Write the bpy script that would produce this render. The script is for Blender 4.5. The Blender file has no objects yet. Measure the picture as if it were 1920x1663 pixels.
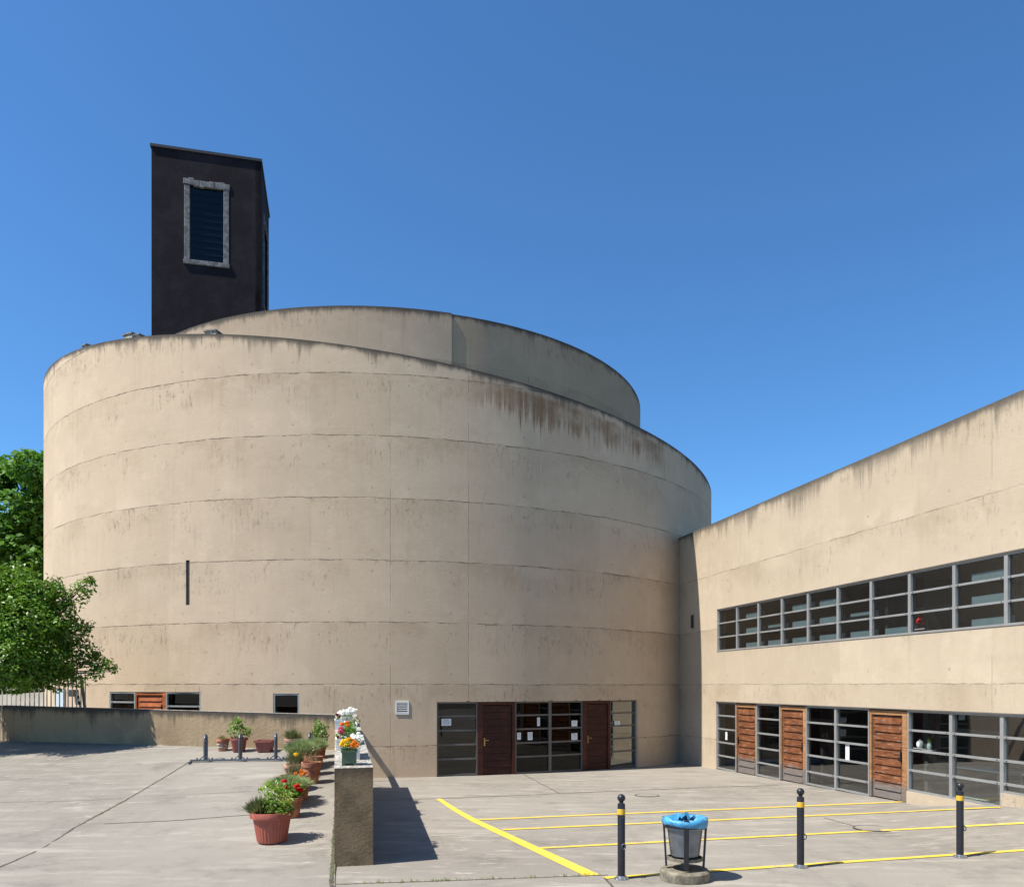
import bpy, bmesh, math, random
import numpy as np
from mathutils import Vector, Matrix

R = math.radians
random.seed(7)
rng = np.random.default_rng(11)
scene = bpy.context.scene
COL = scene.collection

# ------------------------------------------------------------------ camera, world, sun, exposure
H = 2.6                                    # eye height over the yard; everything below is lifted by H at the end
F, PX, HY = 1450.0, 960.0, 1285.0          # focal length (px of a 1920 px wide picture), principal x, horizon y
cam_d = bpy.data.cameras.new("camera")
cam_d.sensor_fit = 'HORIZONTAL'
cam_d.sensor_width = 36.0
cam_d.lens = F * 36.0 / 1920.0
cam_d.shift_y = (HY - 1663 / 2) / 1920.0
cam_d.clip_start, cam_d.clip_end = 0.1, 2000.0
cam = bpy.data.objects.new("camera", cam_d)
COL.objects.link(cam)
cam.location = (0, 0, H)
cam.rotation_euler = (R(90), 0, 0)
scene.camera = cam

SUN_EL, SUN_TH = R(55.0), R(24.0)          # elevation; light travels along +X turned SUN_TH towards +Y
to_sun = Vector((-math.cos(SUN_TH) * math.cos(SUN_EL), -math.sin(SUN_TH) * math.cos(SUN_EL), math.sin(SUN_EL)))
world = bpy.data.worlds.new("World")
scene.world = world
world.use_nodes = True
wn = world.node_tree
wn.nodes.clear()
sky = wn.nodes.new('ShaderNodeTexSky')
sky.sky_type = 'NISHITA'
sky.sun_disc = False
sky.sun_elevation = SUN_EL
sky.sun_rotation = math.atan2(to_sun.x, to_sun.y)
sky.altitude = 300
sky.air_density = 1.0
sky.dust_density = 0.15
sky.ozone_density = 3.0
bg = wn.nodes.new('ShaderNodeBackground')
bg.inputs['Strength'].default_value = 0.095
wo = wn.nodes.new('ShaderNodeOutputWorld')
tint = wn.nodes.new('ShaderNodeMix')
tint.data_type, tint.blend_type = 'RGBA', 'MULTIPLY'
tint.inputs[0].default_value = 1.0
tint.inputs[7].default_value = (0.52, 0.88, 1.14, 1)
wn.links.new(sky.outputs[0], tint.inputs[6])
wn.links.new(tint.outputs[2], bg.inputs[0])
wn.links.new(bg.outputs[0], wo.inputs[0])

sun_d = bpy.data.lights.new("sun", 'SUN')
sun_d.energy = 4.8
sun_d.angle = R(0.5)
sun_d.color = (1.0, 0.95, 0.87)
sun = bpy.data.objects.new("sun", sun_d)
COL.objects.link(sun)
sun.rotation_euler = to_sun.to_track_quat('Z', 'Y').to_euler()
sun.location = to_sun * 60

scene.view_settings.view_transform = 'Standard'
scene.view_settings.look = 'None'
scene.view_settings.gamma = 1.0
scene.view_settings.exposure = 0.75
scene.cycles.max_bounces = 8
scene.cycles.transparent_max_bounces = 12

# ------------------------------------------------------------------ shader helpers
class NT:
    def __init__(s, name):
        s.m = bpy.data.materials.new(name)
        s.m.use_nodes = True
        s.t = s.m.node_tree
        s.t.nodes.clear()
        s.out = s.t.nodes.new('ShaderNodeOutputMaterial')
    def n(s, typ, **kw):
        nd = s.t.nodes.new(typ)
        for k, v in kw.items(): setattr(nd, k, v)
        return nd
    def put(s, sock, v):
        if isinstance(v, bpy.types.NodeSocket): s.t.links.new(v, sock)
        elif isinstance(v, (tuple, list)) and len(v) == 3 and sock.type == 'RGBA': sock.default_value = (*v, 1)
        else: sock.default_value = v
    def math(s, op, a, b=0.0, c=0.0, clamp=False):
        nd = s.n('ShaderNodeMath', operation=op, use_clamp=clamp)
        s.put(nd.inputs[0], a); s.put(nd.inputs[1], b); s.put(nd.inputs[2], c)
        return nd.outputs[0]
    def vmul(s, v, sc):
        nd = s.n('ShaderNodeVectorMath', operation='MULTIPLY')
        s.put(nd.inputs[0], v); nd.inputs[1].default_value = sc
        return nd.outputs[0]
    def noise(s, vec, scale, detail=4.0, rough=0.55, dist=0.0):
        nd = s.n('ShaderNodeTexNoise')
        s.put(nd.inputs['Vector'], vec)
        nd.inputs['Scale'].default_value = scale
        nd.inputs['Detail'].default_value = detail
        nd.inputs['Roughness'].default_value = rough
        nd.inputs['Distortion'].default_value = dist
        return nd.outputs[0]
    def step(s, v, a, b):                    # smooth 0..1 between a and b
        nd = s.n('ShaderNodeMapRange', interpolation_type='SMOOTHSTEP')
        s.put(nd.inputs[0], v); nd.inputs[1].default_value = a; nd.inputs[2].default_value = b
        return nd.outputs[0]
    def mix(s, f, a, b, mode='MIX'):
        nd = s.n('ShaderNodeMix', data_type='RGBA', blend_type=mode)
        s.put(nd.inputs[0], f); s.put(nd.inputs[6], a); s.put(nd.inputs[7], b)
        return nd.outputs[2]
    def mul(s, *a):
        r = a[0]
        for b in a[1:]: r = s.math('MULTIPLY', r, b)
        return r
    def inv(s, a): return s.math('SUBTRACT', 1.0, a)
    def obj(s): return s.n('ShaderNodeTexCoord').outputs['Object']
    def uv(s, name):
        u = s.n('ShaderNodeUVMap', uv_map=name)
        x = s.n('ShaderNodeSeparateXYZ')
        s.t.links.new(u.outputs[0], x.inputs[0])
        return u.outputs[0], x.outputs[0], x.outputs[1]
    def bump(s, h, strength, dist, normal=None):
        nd = s.n('ShaderNodeBump')
        nd.inputs['Strength'].default_value = strength
        nd.inputs['Distance'].default_value = dist
        s.put(nd.inputs['Height'], h)
        if normal is not None: s.put(nd.inputs['Normal'], normal)
        return nd.outputs[0]
    def pbr(s, col, rough=0.8, metal=0.0, normal=None, spec=None):
        p = s.n('ShaderNodeBsdfPrincipled')
        s.put(p.inputs['Base Color'], col); s.put(p.inputs['Roughness'], rough); s.put(p.inputs['Metallic'], metal)
        if normal is not None: s.put(p.inputs['Normal'], normal)
        if spec is not None: p.inputs['Specular IOR Level'].default_value = spec
        s.t.links.new(p.outputs[0], s.out.inputs[0])
        return p

def concrete(name, base, panel=None, top=(0.5, 0.6), rust=False, rough_bump=0.5, blotch=0.5, joint_gate=0.42, algae=0.0, streak=1.0, coarse=0.45, jdark=0.74, cscale=9.0, bdist=0.02):
    """cast concrete: uv 'wall' = metres along / height, uv 'edge'.y = metres below the top edge"""
    t = NT(name)
    vec, u, v = t.uv('wall')
    _, _, d = t.uv('edge')
    big = t.noise(vec, 0.35, 5, 0.6)
    mid = t.noise(vec, 1.7, 6, 0.65)
    cloud = t.noise(t.vmul(vec, (0.5, 1.6, 1)), 0.9, 5, 0.7)
    fine = t.noise(vec, 26, 4, 0.7)
    dark = tuple(c * k for c, k in zip(base, (0.72, 0.70, 0.68)))
    lite = tuple(min(0.9, c * k) for c, k in zip(base, (1.10, 1.11, 1.13)))
    c = t.mix(t.step(big, 0.33, 0.68), dark if blotch > 0.7 else tuple(x * 0.9 for x in base), base)
    c = t.mix(t.mul(t.step(mid, 0.45, 0.75), blotch), c, lite)
    c = t.mix(t.mul(t.step(cloud, 0.5, 0.75), 0.55 * blotch), c, dark)
    # faint vertical run marks over the whole face
    run = t.noise(t.vmul(vec, (3.2, 0.22, 1)), 1.6, 5, 0.7)
    c = t.mix(t.mul(t.step(run, 0.52, 0.78), 0.38 * streak), c, tuple(x * 0.62 for x in base))
    c = t.mix(t.mul(t.step(fine, 0.56, 0.8), 0.28), c, tuple(x * 0.7 for x in base))
    # small scuffs, blow holes and rubbed patches
    scuff = t.noise(t.vmul(vec, (1.0, 2.6, 1)), 5.5, 7, 0.78)
    c = t.mix(t.mul(t.step(scuff, 0.57, 0.72), t.step(big, 0.40, 0.62), 0.45 * streak), c, tuple(x * q for x, q in zip(base, (0.60, 0.58, 0.55))))
    hole = t.n('ShaderNodeTexVoronoi'); hole.inputs['Scale'].default_value = 7.0; t.put(hole.inputs['Vector'], vec)
    c = t.mix(t.mul(t.inv(t.step(hole.outputs['Distance'], 0.05, 0.11)), t.step(mid, 0.5, 0.6), 0.6), c, tuple(x * 0.42 for x in base))
    height = t.math('ADD', t.mul(fine, 0.6), t.mul(t.noise(vec, cscale, 5, 0.7), coarse))
    if panel:
        pw, u0, ph, v0 = panel
        wob = t.mul(t.math('SUBTRACT', t.noise(vec, 1.3, 4, 0.6), 0.5), 0.10)
        vj = t.math('ADD', v, wob)
        fv = t.math('FRACT', t.math('DIVIDE', t.math('SUBTRACT', vj, v0), ph))
        fu = t.math('FRACT', t.math('DIVIDE', t.math('SUBTRACT', u, u0), pw))
        dv = t.mul(t.math('MINIMUM', fv, t.inv(fv)), ph)
        du = t.mul(t.math('MINIMUM', fu, t.inv(fu)), pw)
        # per-lift and per-panel shade differences of the pours
        cell = t.n('ShaderNodeTexWhiteNoise', noise_dimensions='2D')
        cx = t.n('ShaderNodeCombineXYZ')
        t.put(cx.inputs[0], t.math('FLOOR', t.math('DIVIDE', t.math('SUBTRACT', u, u0), pw)))
        t.put(cx.inputs[1], t.math('FLOOR', t.math('DIVIDE', t.math('SUBTRACT', v, v0), ph)))
        t.put(cell.inputs[0], cx.outputs[0])
        c = t.mix(t.mul(cell.outputs[0], 0.5), c, tuple(x * q for x, q in zip(base, (0.80, 0.785, 0.765))))
        # rubbed / washed patches hanging below the pour lines
        wash = t.mul(t.step(t.math('ADD', fv, t.mul(t.math('SUBTRACT', run, 0.5), 0.9)), 0.30, 1.0), t.step(t.noise(vec, 0.42, 5, 0.7), 0.44, 0.62))
        c = t.mix(t.mul(wash, 0.5), c, tuple(x * q for x, q in zip(base, (0.66, 0.62, 0.57))))
        pale = t.mul(t.inv(t.step(fv, 0.0, 0.45)), t.step(t.noise(vec, 0.6, 4, 0.7), 0.50, 0.66))
        c = t.mix(t.mul(pale, 0.5), c, lite)
        gate = t.step(t.noise(vec, 1.7, 6, 0.8), joint_gate - 0.06, joint_gate + 0.16)
        wid = t.math('ADD', -0.010, t.mul(t.noise(vec, 5, 6, 0.85), 0.062))
        jv = t.mul(t.step(t.math('SUBTRACT', wid, dv), 0.0, 0.008), t.math('ADD', t.mul(gate, 0.92), 0.08))
        ju = t.mul(t.inv(t.step(du, 0.004, 0.015)), t.math('ADD', t.mul(t.step(t.noise(vec, 0.8, 3, 0.6), 0.45, 0.6), 0.45), 0.06))
        if rust: ju = t.mul(ju, t.math('ADD', 0.22, t.mul(t.step(u, 0.9, 1.5), t.inv(t.step(u, 4.8, 5.6)), 1.2)))
        crumb = t.mul(t.inv(t.step(dv, 0.0, 0.17)), t.step(t.noise(vec, 15, 5, 0.8), 0.56, 0.66), gate, t.step(mid, 0.46, 0.6))
        # drip pitting hanging under the joints
        drip = t.mul(t.step(fv, 0.40, 0.66), t.step(t.noise(t.vmul(vec, (6.0, 1.5, 1)), 1.6, 7, 0.85), 0.545, 0.63), t.step(t.noise(vec, 0.6, 3, 0.6), 0.46, 0.58))
        # tie holes
        tu = t.math('MINIMUM', t.math('ABSOLUTE', t.math('SUBTRACT', fu, 0.23)), t.math('ABSOLUTE', t.math('SUBTRACT', fu, 0.77)))
        tv = t.math('MINIMUM', t.math('ABSOLUTE', t.math('SUBTRACT', fv, 0.17)), t.math('ABSOLUTE', t.math('SUBTRACT', fv, 0.83)))
        tr = t.math('SQRT', t.math('ADD', t.math('POWER', t.mul(tu, pw), 2.0), t.math('POWER', t.mul(tv, ph), 2.0)))
        tie = t.mul(t.inv(t.step(tr, 0.022, 0.05)), t.step(t.noise(vec, 0.9, 2, 0.5), 0.36, 0.6))
        c = t.mix(t.mul(jv, jdark), c, tuple(x * 0.24 for x in base))
        c = t.mix(t.mul(crumb, 0.8), c, tuple(x * 0.40 for x in base))
        c = t.mix(t.mul(drip, 0.7), c, tuple(x * 0.48 for x in base))
        c = t.mix(t.mul(ju, 0.8), c, tuple(x * 0.42 for x in base))
        c = t.mix(t.mul(tie, 0.45), c, tuple(x * 0.45 for x in base))
        height = t.math('SUBTRACT', height, t.mul(t.math('ADD', t.math('ADD', jv, crumb), t.math('ADD', drip, ju)), 1.6))
    # dirt running down from the top edge
    st, sl = top
    s1 = t.noise(t.vmul(vec, (1.0, 0.04, 1)), 5.5, 6, 0.85)
    s2 = t.noise(t.vmul(vec, (1.0, 0.03, 1)), 1.1, 3, 0.6)
    reach = t.math('ADD', 0.05 * sl, t.mul(t.math('POWER', s1, 3.0), t.step(s2, 0.3, 0.75), 9.0 * sl))
    stain = t.mul(t.inv(t.step(t.math('DIVIDE', d, reach), 0.0, 1.0)), st, t.math('ADD', 0.45, t.mul(scuff, 0.9)))
    c = t.mix(stain, c, (0.035, 0.032, 0.029))
    lip = t.mul(t.inv(t.step(t.math('ADD', d, t.mul(t.math('SUBTRACT', mid, 0.5), 0.25)), 0.0, 0.22)), st * 0.9)
    c = t.mix(lip, c, (0.05, 0.046, 0.041))
    if rust:
        ru = t.mul(t.step(u, 4.0, 5.2), t.inv(t.step(u, 11.5, 14.0)))
        rr = t.noise(t.vmul(vec, (4.2, 0.10, 1)), 1.6, 6, 0.85)
        rl = t.math('ADD', 0.28, t.mul(t.math('POWER', rr, 2.2), 3.4))
        rm = t.mul(ru, t.step(d, 0.12, 0.35), t.inv(t.step(t.math('SUBTRACT', d, rl), -0.25, 0.18)), t.step(t.noise(vec, 0.5, 4, 0.7), 0.34, 0.60))
        c = t.mix(t.mul(rm, t.math('ADD', 0.10, t.mul(t.step(rr, 0.28, 0.60), 0.72))), c, (0.19, 0.098, 0.043))
        bk = t.mul(ru, t.step(rr, 0.60, 0.70), t.inv(t.step(d, 0.9, 1.9)), t.step(u, 9.3, 10.2))
        c = t.mix(t.mul(bk, 0.8), c, (0.045, 0.033, 0.024))
    if algae:
        am = t.mul(t.step(t.noise(vec, 2.4, 5, 0.7), 0.42, 0.7), algae)
        c = t.mix(am, c, (0.105, 0.078, 0.045))
    nrm = t.bump(height, rough_bump, bdist)
    t.pbr(c, 0.92, normal=nrm, spec=0.2)
    return t.m

def plain(name, col, rough=0.6, metal=0.0, var=0.15, scale=6.0, bump=0.0, spec=None):
    t = NT(name)
    o = t.obj()
    nz = t.noise(o, scale, 5, 0.65)
    c = t.mix(t.step(nz, 0.35, 0.7), tuple(x * (1 - var) for x in col), tuple(min(1, x * (1 + var)) for x in col))
    t.pbr(c, t.math('ADD', rough - 0.06, t.mul(nz, 0.12)), metal, normal=t.bump(t.noise(o, scale * 6, 4, 0.7), bump, 0.01) if bump else None, spec=spec)
    return t.m

def wood(name, col, dark, grey=True, dull=1.0):
    t = NT(name)
    vec, u, v = t.uv('wall')
    g = t.noise(t.vmul(vec, (1.4, 14, 1)), 2.2, 6, 0.7, 0.6)
    b = t.noise(vec, 3.0, 4, 0.6)
    c = t.mix(t.step(g, 0.34, 0.66), dark, col)
    c = t.mix(t.mul(t.step(b, 0.5, 0.72), 0.55), c, tuple(x * 1.5 for x in col))
    kn = t.n('ShaderNodeTexVoronoi'); kn.inputs['Scale'].default_value = 4.5; t.put(kn.inputs['Vector'], vec)
    c = t.mix(t.mul(t.inv(t.step(kn.outputs['Distance'], 0.05, 0.16)), 0.6), c, tuple(x * 0.5 for x in dark))
    sk = t.noise(t.vmul(vec, (0.9, 8.0, 1)), 2.6, 5, 0.75, 0.3)
    if grey:
        c = t.mix(t.mul(t.step(sk, 0.56, 0.66), 0.75), c, (0.30, 0.235, 0.18))
        c = t.mix(t.mul(t.inv(t.step(sk, 0.34, 0.43)), 0.8), c, tuple(x * 0.35 for x in dark))
    if grey:                                  # weathered foot of the door
        _, _, d = t.uv('edge')
        w = t.math('ADD', d, t.mul(t.math('SUBTRACT', b, 0.5), 0.35))
        c = t.mix(t.mul(t.step(w, 1.62, 1.82), 0.9), c, t.mix(g, (0.05, 0.043, 0.038), (0.24, 0.22, 0.20)))
    t.pbr(c, 0.62, normal=t.bump(g, 0.35, 0.01), spec=0.3)
    return t.m

def glass(name, tint=(0.33, 0.37, 0.37), refl=0.07, graze=0.75):
    t = NT(name)
    tr = t.n('ShaderNodeBsdfTransparent'); t.put(tr.inputs[0], tint)
    gl = t.n('ShaderNodeBsdfGlossy'); gl.inputs['Roughness'].default_value = 0.012
    t.put(gl.inputs['Color'], (0.95, 0.97, 0.97))
    o = t.obj()
    t.put(gl.inputs['Normal'], t.bump(t.noise(o, 0.9, 2, 0.5), 0.06, 0.05))
    ge = t.n('ShaderNodeNewGeometry')
    dp = t.n('ShaderNodeVectorMath', operation='DOT_PRODUCT')
    t.put(dp.inputs[0], ge.outputs['Incoming']); t.put(dp.inputs[1], ge.outputs['Normal'])
    c = t.inv(t.math('ABSOLUTE', dp.outputs['Value']))
    mx = t.n('ShaderNodeMixShader')
    t.put(mx.inputs[0], t.math('ADD', refl, t.mul(t.math('POWER', c, 4.0), graze), clamp=True))
    t.t.links.new(tr.outputs[0], mx.inputs[1]); t.t.links.new(gl.outputs[0], mx.inputs[2])
    t.t.links.new(mx.outputs[0], t.out.inputs[0])
    return t.m

def leaf(name, a, b, trans=0.35, rough=0.45):
    t = NT(name)
    g = t.n('ShaderNodeNewGeometry')
    rp = g.outputs['Random Per Island']
    c = t.mix(t.step(rp, 0.0, 1.0), a, b)
    c = t.mix(t.mul(t.step(t.noise(t.obj(), 1.3, 3), 0.4, 0.65), 0.5), c, tuple(x * 1.35 for x in b))
    d = t.n('ShaderNodeBsdfPrincipled')
    t.put(d.inputs['Base Color'], c); d.inputs['Roughness'].default_value = rough
    d.inputs['Specular IOR Level'].default_value = 0.35
    tl = t.n('ShaderNodeBsdfTranslucent')
    t.put(tl.inputs[0], t.mix(0.5, c, tuple(x * 1.8 for x in b)))
    mx = t.n('ShaderNodeMixShader'); mx.inputs[0].default_value = trans
    t.t.links.new(d.outputs[0], mx.inputs[1]); t.t.links.new(tl.outputs[0], mx.inputs[2])
    t.t.links.new(mx.outputs[0], t.out.inputs[0])
    return t.m

def pavement(name, base, warm):
    t = NT(name)
    o = t.obj()
    big = t.noise(o, 0.16, 5, 0.6)
    mid = t.noise(o, 0.9, 6, 0.7)
    sweep = t.noise(t.vmul(o, (0.55, 2.4, 1)), 1.1, 6, 0.72, 0.4)
    fine = t.noise(o, 38, 4, 0.75)
    c = t.mix(t.step(big, 0.36, 0.64), base, warm)
    c = t.mix(t.mul(t.step(sweep, 0.48, 0.70), 0.75), c, tuple(x * 1.36 for x in base))
    c = t.mix(t.mul(t.step(mid, 0.50, 0.72), 0.62), c, tuple(x * 0.62 for x in warm))
    sc = t.noise(t.vmul(o, (0.7, 3.0, 1)), 2.3, 7, 0.75)
    c = t.mix(t.mul(t.step(sc, 0.57, 0.66), t.step(big, 0.42, 0.56), 0.75), c, tuple(min(0.8, x * 1.75) for x in base))
    spot = t.n('ShaderNodeTexVoronoi'); spot.inputs['Scale'].default_value = 1.4; t.put(spot.inputs['Vector'], o)
    c = t.mix(t.mul(t.inv(t.step(spot.outputs['Distance'], 0.02, 0.07)), t.step(mid, 0.45, 0.6), 0.6), c, tuple(x * 0.45 for x in base))
    c = t.mix(t.mul(t.step(fine, 0.5, 0.72), 0.40), c, tuple(x * 0.58 for x in base))
    grit = t.noise(o, 120, 2, 0.6)
    c = t.mix(t.mul(t.step(grit, 0.55, 0.7), 0.30), c, tuple(min(0.8, x * 1.6) for x in base))
    c = t.mix(t.mul(t.step(t.noise(o, 0.55, 6, 0.8), 0.56, 0.66), 0.35), c, tuple(x * 0.60 for x in warm))
    tr = t.noise(t.vmul(o, (2.6, 0.25, 1)), 0.8, 4, 0.6)
    c = t.mix(t.mul(t.step(tr, 0.56, 0.7), 0.22), c, tuple(x * 0.66 for x in base))
    t.pbr(c, 0.88, normal=t.bump(t.math('ADD', t.mul(fine, 0.6), mid), 0.25, 0.012), spec=0.25)
    return t.m

# ------------------------------------------------------------------ mesh helpers
class MB:
    def __init__(s):
        s.v, s.f, s.mi = [], [], []
    def face(s, pts, mi=0):
        i = len(s.v)
        s.v += [tuple(p) for p in pts]
        s.f.append(tuple(range(i, i + len(pts)))); s.mi.append(mi)
    def box(s, c, size, ax=None, mi=0):
        """box centred at c; ax = three unit vectors"""
        c = Vector(c)
        ax = ax or (Vector((1, 0, 0)), Vector((0, 1, 0)), Vector((0, 0, 1)))
        h = [Vector(a) * (k / 2) for a, k in zip(ax, size)]
        i = len(s.v)
        for z in (-1, 1):
            for y in (-1, 1):
                for x in (-1, 1):
                    s.v.append(tuple(c + h[0] * x + h[1] * y + h[2] * z))
        for q in ((0, 2, 3, 1), (4, 5, 7, 6), (0, 1, 5, 4), (2, 6, 7, 3), (0, 4, 6, 2), (1, 3, 7, 5)):
            s.f.append(tuple(i + k for k in q)); s.mi.append(mi)
    def beam(s, p0, p1, w, d, nrm, mi=0):
        """bar from p0 to p1, w across (in the plane square to nrm), d along nrm"""
        p0, p1, n = Vector(p0), Vector(p1), Vector(nrm).normalized()
        a = (p1 - p0); L = a.length; a = a / L
        b = n.cross(a).normalized(); n = a.cross(b)
        s.box((p0 + p1) / 2, (L, w, d), (a, b, n), mi)
    def tube(s, pts, r, seg=10, cap=True, mi=0):
        pts = [Vector(p) for p in pts]
        rs = r if isinstance(r, (list, tuple)) else [r] * len(pts)
        i0 = len(s.v)
        up = Vector((0.13, 0.21, 1)).normalized()
        for k, p in enumerate(pts):
            t = (pts[min(k + 1, len(pts) - 1)] - pts[max(k - 1, 0)]).normalized()
            a = t.cross(up)
            if a.length < 1e-3: a = t.cross(Vector((1, 0, 0)))
            a.normalize(); b = t.cross(a)
            for j in range(seg):
                an = 2 * math.pi * j / seg
                s.v.append(tuple(p + (a * math.cos(an) + b * math.sin(an)) * rs[k]))
        for k in range(len(pts) - 1):
            for j in range(seg):
                q = i0 + k * seg
                s.f.append((q + j, q + (j + 1) % seg, q + seg + (j + 1) % seg, q + seg + j)); s.mi.append(mi)
        if cap:
            s.f.append(tuple(range(i0 + seg - 1, i0 - 1, -1))); s.mi.append(mi)
            q = i0 + (len(pts) - 1) * seg
            s.f.append(tuple(range(q, q + seg))); s.mi.append(mi)
    def lathe(s, prof, seg=32, c=(0, 0, 0), rib=None, mi=0, tilt=None):
        i0 = len(s.v); c = Vector(c)
        for k, (r, z) in enumerate(prof):
            for j in range(seg):
                a = 2 * math.pi * j / seg
                rr = r + (rib(k, a) if rib else 0)
                p = Vector((rr * math.cos(a), rr * math.sin(a), z))
                if tilt: p = tilt @ p
                s.v.append(tuple(c + p))
        for k in range(len(prof) - 1):
            for j in range(seg):
                q = i0 + k * seg
                s.f.append((q + j, q + (j + 1) % seg, q + seg + (j + 1) % seg, q + seg + j)); s.mi.append(mi)
        for k, rev in ((0, True), (len(prof) - 1, False)):
            if prof[k][0] > 1e-4:
                q = [i0 + k * seg + j for j in range(seg)]
                s.f.append(tuple(q[::-1] if rev else q)); s.mi.append(mi)
    def build(s, name, mats, parent=None, smooth=False, uvf=None, loc=None, world=False, bevel=0.0, merge=True):
        me = bpy.data.meshes.new(name)
        me.from_pydata(s.v, [], s.f)
        mats = mats if isinstance(mats, (list, tuple)) else [mats]
        for m in mats: me.materials.append(m)
        me.polygons.foreach_set('material_index', s.mi)
        bm = bmesh.new(); bm.from_mesh(me)
        if merge: bmesh.ops.remove_doubles(bm, verts=bm.verts, dist=0.0004)
        bmesh.ops.recalc_face_normals(bm, faces=bm.faces)
        bm.to_mesh(me); bm.free()
        if smooth:
            me.polygons.foreach_set('use_smooth', [True] * len(me.polygons))
            me.set_sharp_from_angle(angle=R(smooth if smooth is not True else 40))
        add_uv(me, uvf)
        o = bpy.data.objects.new(name, me); COL.objects.link(o)
        if parent:
            o.parent = parent
            if world: o.location = -parent.location if parent.type == 'EMPTY' else Vector((0, 0, 0))
        if loc is not None: o.location = loc
        if bevel:
            bv = o.modifiers.new('bevel', 'BEVEL'); bv.width = bevel; bv.segments = 2; bv.limit_method = 'ANGLE'
        return o

def add_uv(me, uvf):
    a = me.uv_layers.new(name='wall'); b = me.uv_layers.new(name='edge')
    if not uvf: return
    n = len(me.vertices)
    co = np.empty(n * 3); me.vertices.foreach_get('co', co); co = co.reshape(-1, 3)
    uu = np.array([uvf(Vector(p)) for p in co])
    li = np.empty(len(me.loops), dtype=np.int32); me.loops.foreach_get('vertex_index', li)
    a.data.foreach_set('uv', uu[li][:, :2].ravel().astype(np.float32))
    b.data.foreach_set('uv', np.column_stack((uu[li][:, 0], uu[li][:, 2])).ravel().astype(np.float32))

def tag(o, label=None, cat=None, group=None, kind=None):
    if label: o['label'] = label
    if cat: o['category'] = cat
    if group: o['group'] = group
    if kind: o['kind'] = kind
    return o

def thing(name, loc, label, cat, group=None, rz=0.0):
    o = bpy.data.objects.new(name, None); COL.objects.link(o)
    o.location = loc; o.rotation_euler.z = rz; o.empty_display_size = 0.2
    return tag(o, label, cat, group)

def np_mesh(name, V, n_per, mat, parent=None, loc=None, smooth=False):
    me = bpy.data.meshes.new(name)
    n = len(V); nf = n // n_per
    me.vertices.add(n); me.vertices.foreach_set('co', V.astype(np.float32).ravel())
    me.loops.add(n); me.loops.foreach_set('vertex_index', np.arange(n, dtype=np.int32))
    me.polygons.add(nf)
    me.polygons.foreach_set('loop_start', np.arange(0, n, n_per, dtype=np.int32))
    me.polygons.foreach_set('loop_total', np.full(nf, n_per, dtype=np.int32))
    mats = mat if isinstance(mat, (list, tuple)) else [mat]
    for m in mats: me.materials.append(m)
    me.update(calc_edges=True)
    o = bpy.data.objects.new(name, me); COL.objects.link(o)
    if parent: o.parent = parent
    if loc is not None: o.location = loc
    return o

def leaf_quads(P, size, up=0.5, out=None, aspect=0.55, rg=rng):
    """one rhombus per point, random lean, biased to face up and outwards"""
    n = len(P)
    nr = rg.normal(size=(n, 3)); nr[:, 2] = np.abs(nr[:, 2]) + up
    if out is not None: nr += out * 0.9
    nr /= np.linalg.norm(nr, axis=1)[:, None]
    t = rg.normal(size=(n, 3)); t -= nr * (t * nr).sum(1)[:, None]
    t /= np.linalg.norm(t, axis=1)[:, None]
    b = np.cross(nr, t)
    L = (size * rg.uniform(0.6, 1.25, n))[:, None]
    V = np.stack([P - t * L * 0.5, P + b * L * 0.5 * aspect + nr * L * 0.08, P + t * L * 0.5 - nr * L * 0.12, P - b * L * 0.5 * aspect + nr * L * 0.08], 1)
    return V.reshape(-1, 3)

def clump_points(clumps, density, rg=rng, shell=0.55):
    P, O = [], []
    for (x, y, z, rx, ry, rz) in clumps:
        n = int(density * rx * ry * rz) + 20
        d = rg.normal(size=(n, 3)); d /= np.linalg.norm(d, axis=1)[:, None]
        r = rg.uniform(shell ** 3, 1.0, n) ** (1 / 3)
        r *= 1 + 0.22 * np.sin(d[:, 0] * 6 + x * 3) * np.cos(d[:, 2] * 5 + y * 2) + rg.normal(size=n) * 0.05
        P.append(np.array([x, y, z]) + d * r[:, None] * np.array([rx, ry, rz])); O.append(d)
    return np.concatenate(P), np.concatenate(O)

def ray(px, py):
    return Vector(((px - PX) / F, 1.0, (HY - py) / F))

# ------------------------------------------------------------------ site geometry (z = 0 is eye level here)
E1, E2 = Vector((0.9752, 0.2215, 0)), Vector((-0.2215, 0.9752, 0))      # across / along the right-hand wing
W0 = Vector((6.22, 29.07, 0))               # where the wing's front meets the drum
WU = -E2                                    # along the wing towards the viewer
P0 = Vector((-2.47, 10.757, 0))             # foot of the planter wall, near left corner
LW0, LW1 = Vector((-4.43, 19.66, 0)), Vector((-15.2, 23.0, 0))          # low wall, right and left end
LWD = (LW1 - LW0).normalized(); LWN = Vector((-LWD.y, LWD.x, 0))
if LWN.y < 0: LWN = -LWN

def sstep(x, a, b):
    t = min(1, max(0, (x - a) / (b - a))); return t * t * (3 - 2 * t)

def g_yard(x, y):
    p = Vector((x, y, 0)) - W0
    s, q = p.dot(WU), -p.dot(E1)
    z = -2.52 - 0.0195 * (y - 10.8)
    z += 0.30 * sstep(s, 12.0, 14.9) * math.exp(-(max(q, 0) / 1.8) ** 2)
    return z

def g_terrace(x, y):
    dn = (Vector((x, y, 0)) - LW0).dot(LWN)
    a = -1.62 + 0.111 * min(dn, 0.0)
    b = -2.50 - 0.0195 * (y - 10.8)
    k = 0.05
    h = a - b
    return b + 0.5 * (h + math.sqrt(h * h + k * k)) - 0.012

def ground(x, y):
    a = (Vector((x, y, 0)) - P0).dot(E1)
    return g_yard(x, y) if a > 0.01 else g_terrace(x, y)

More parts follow.
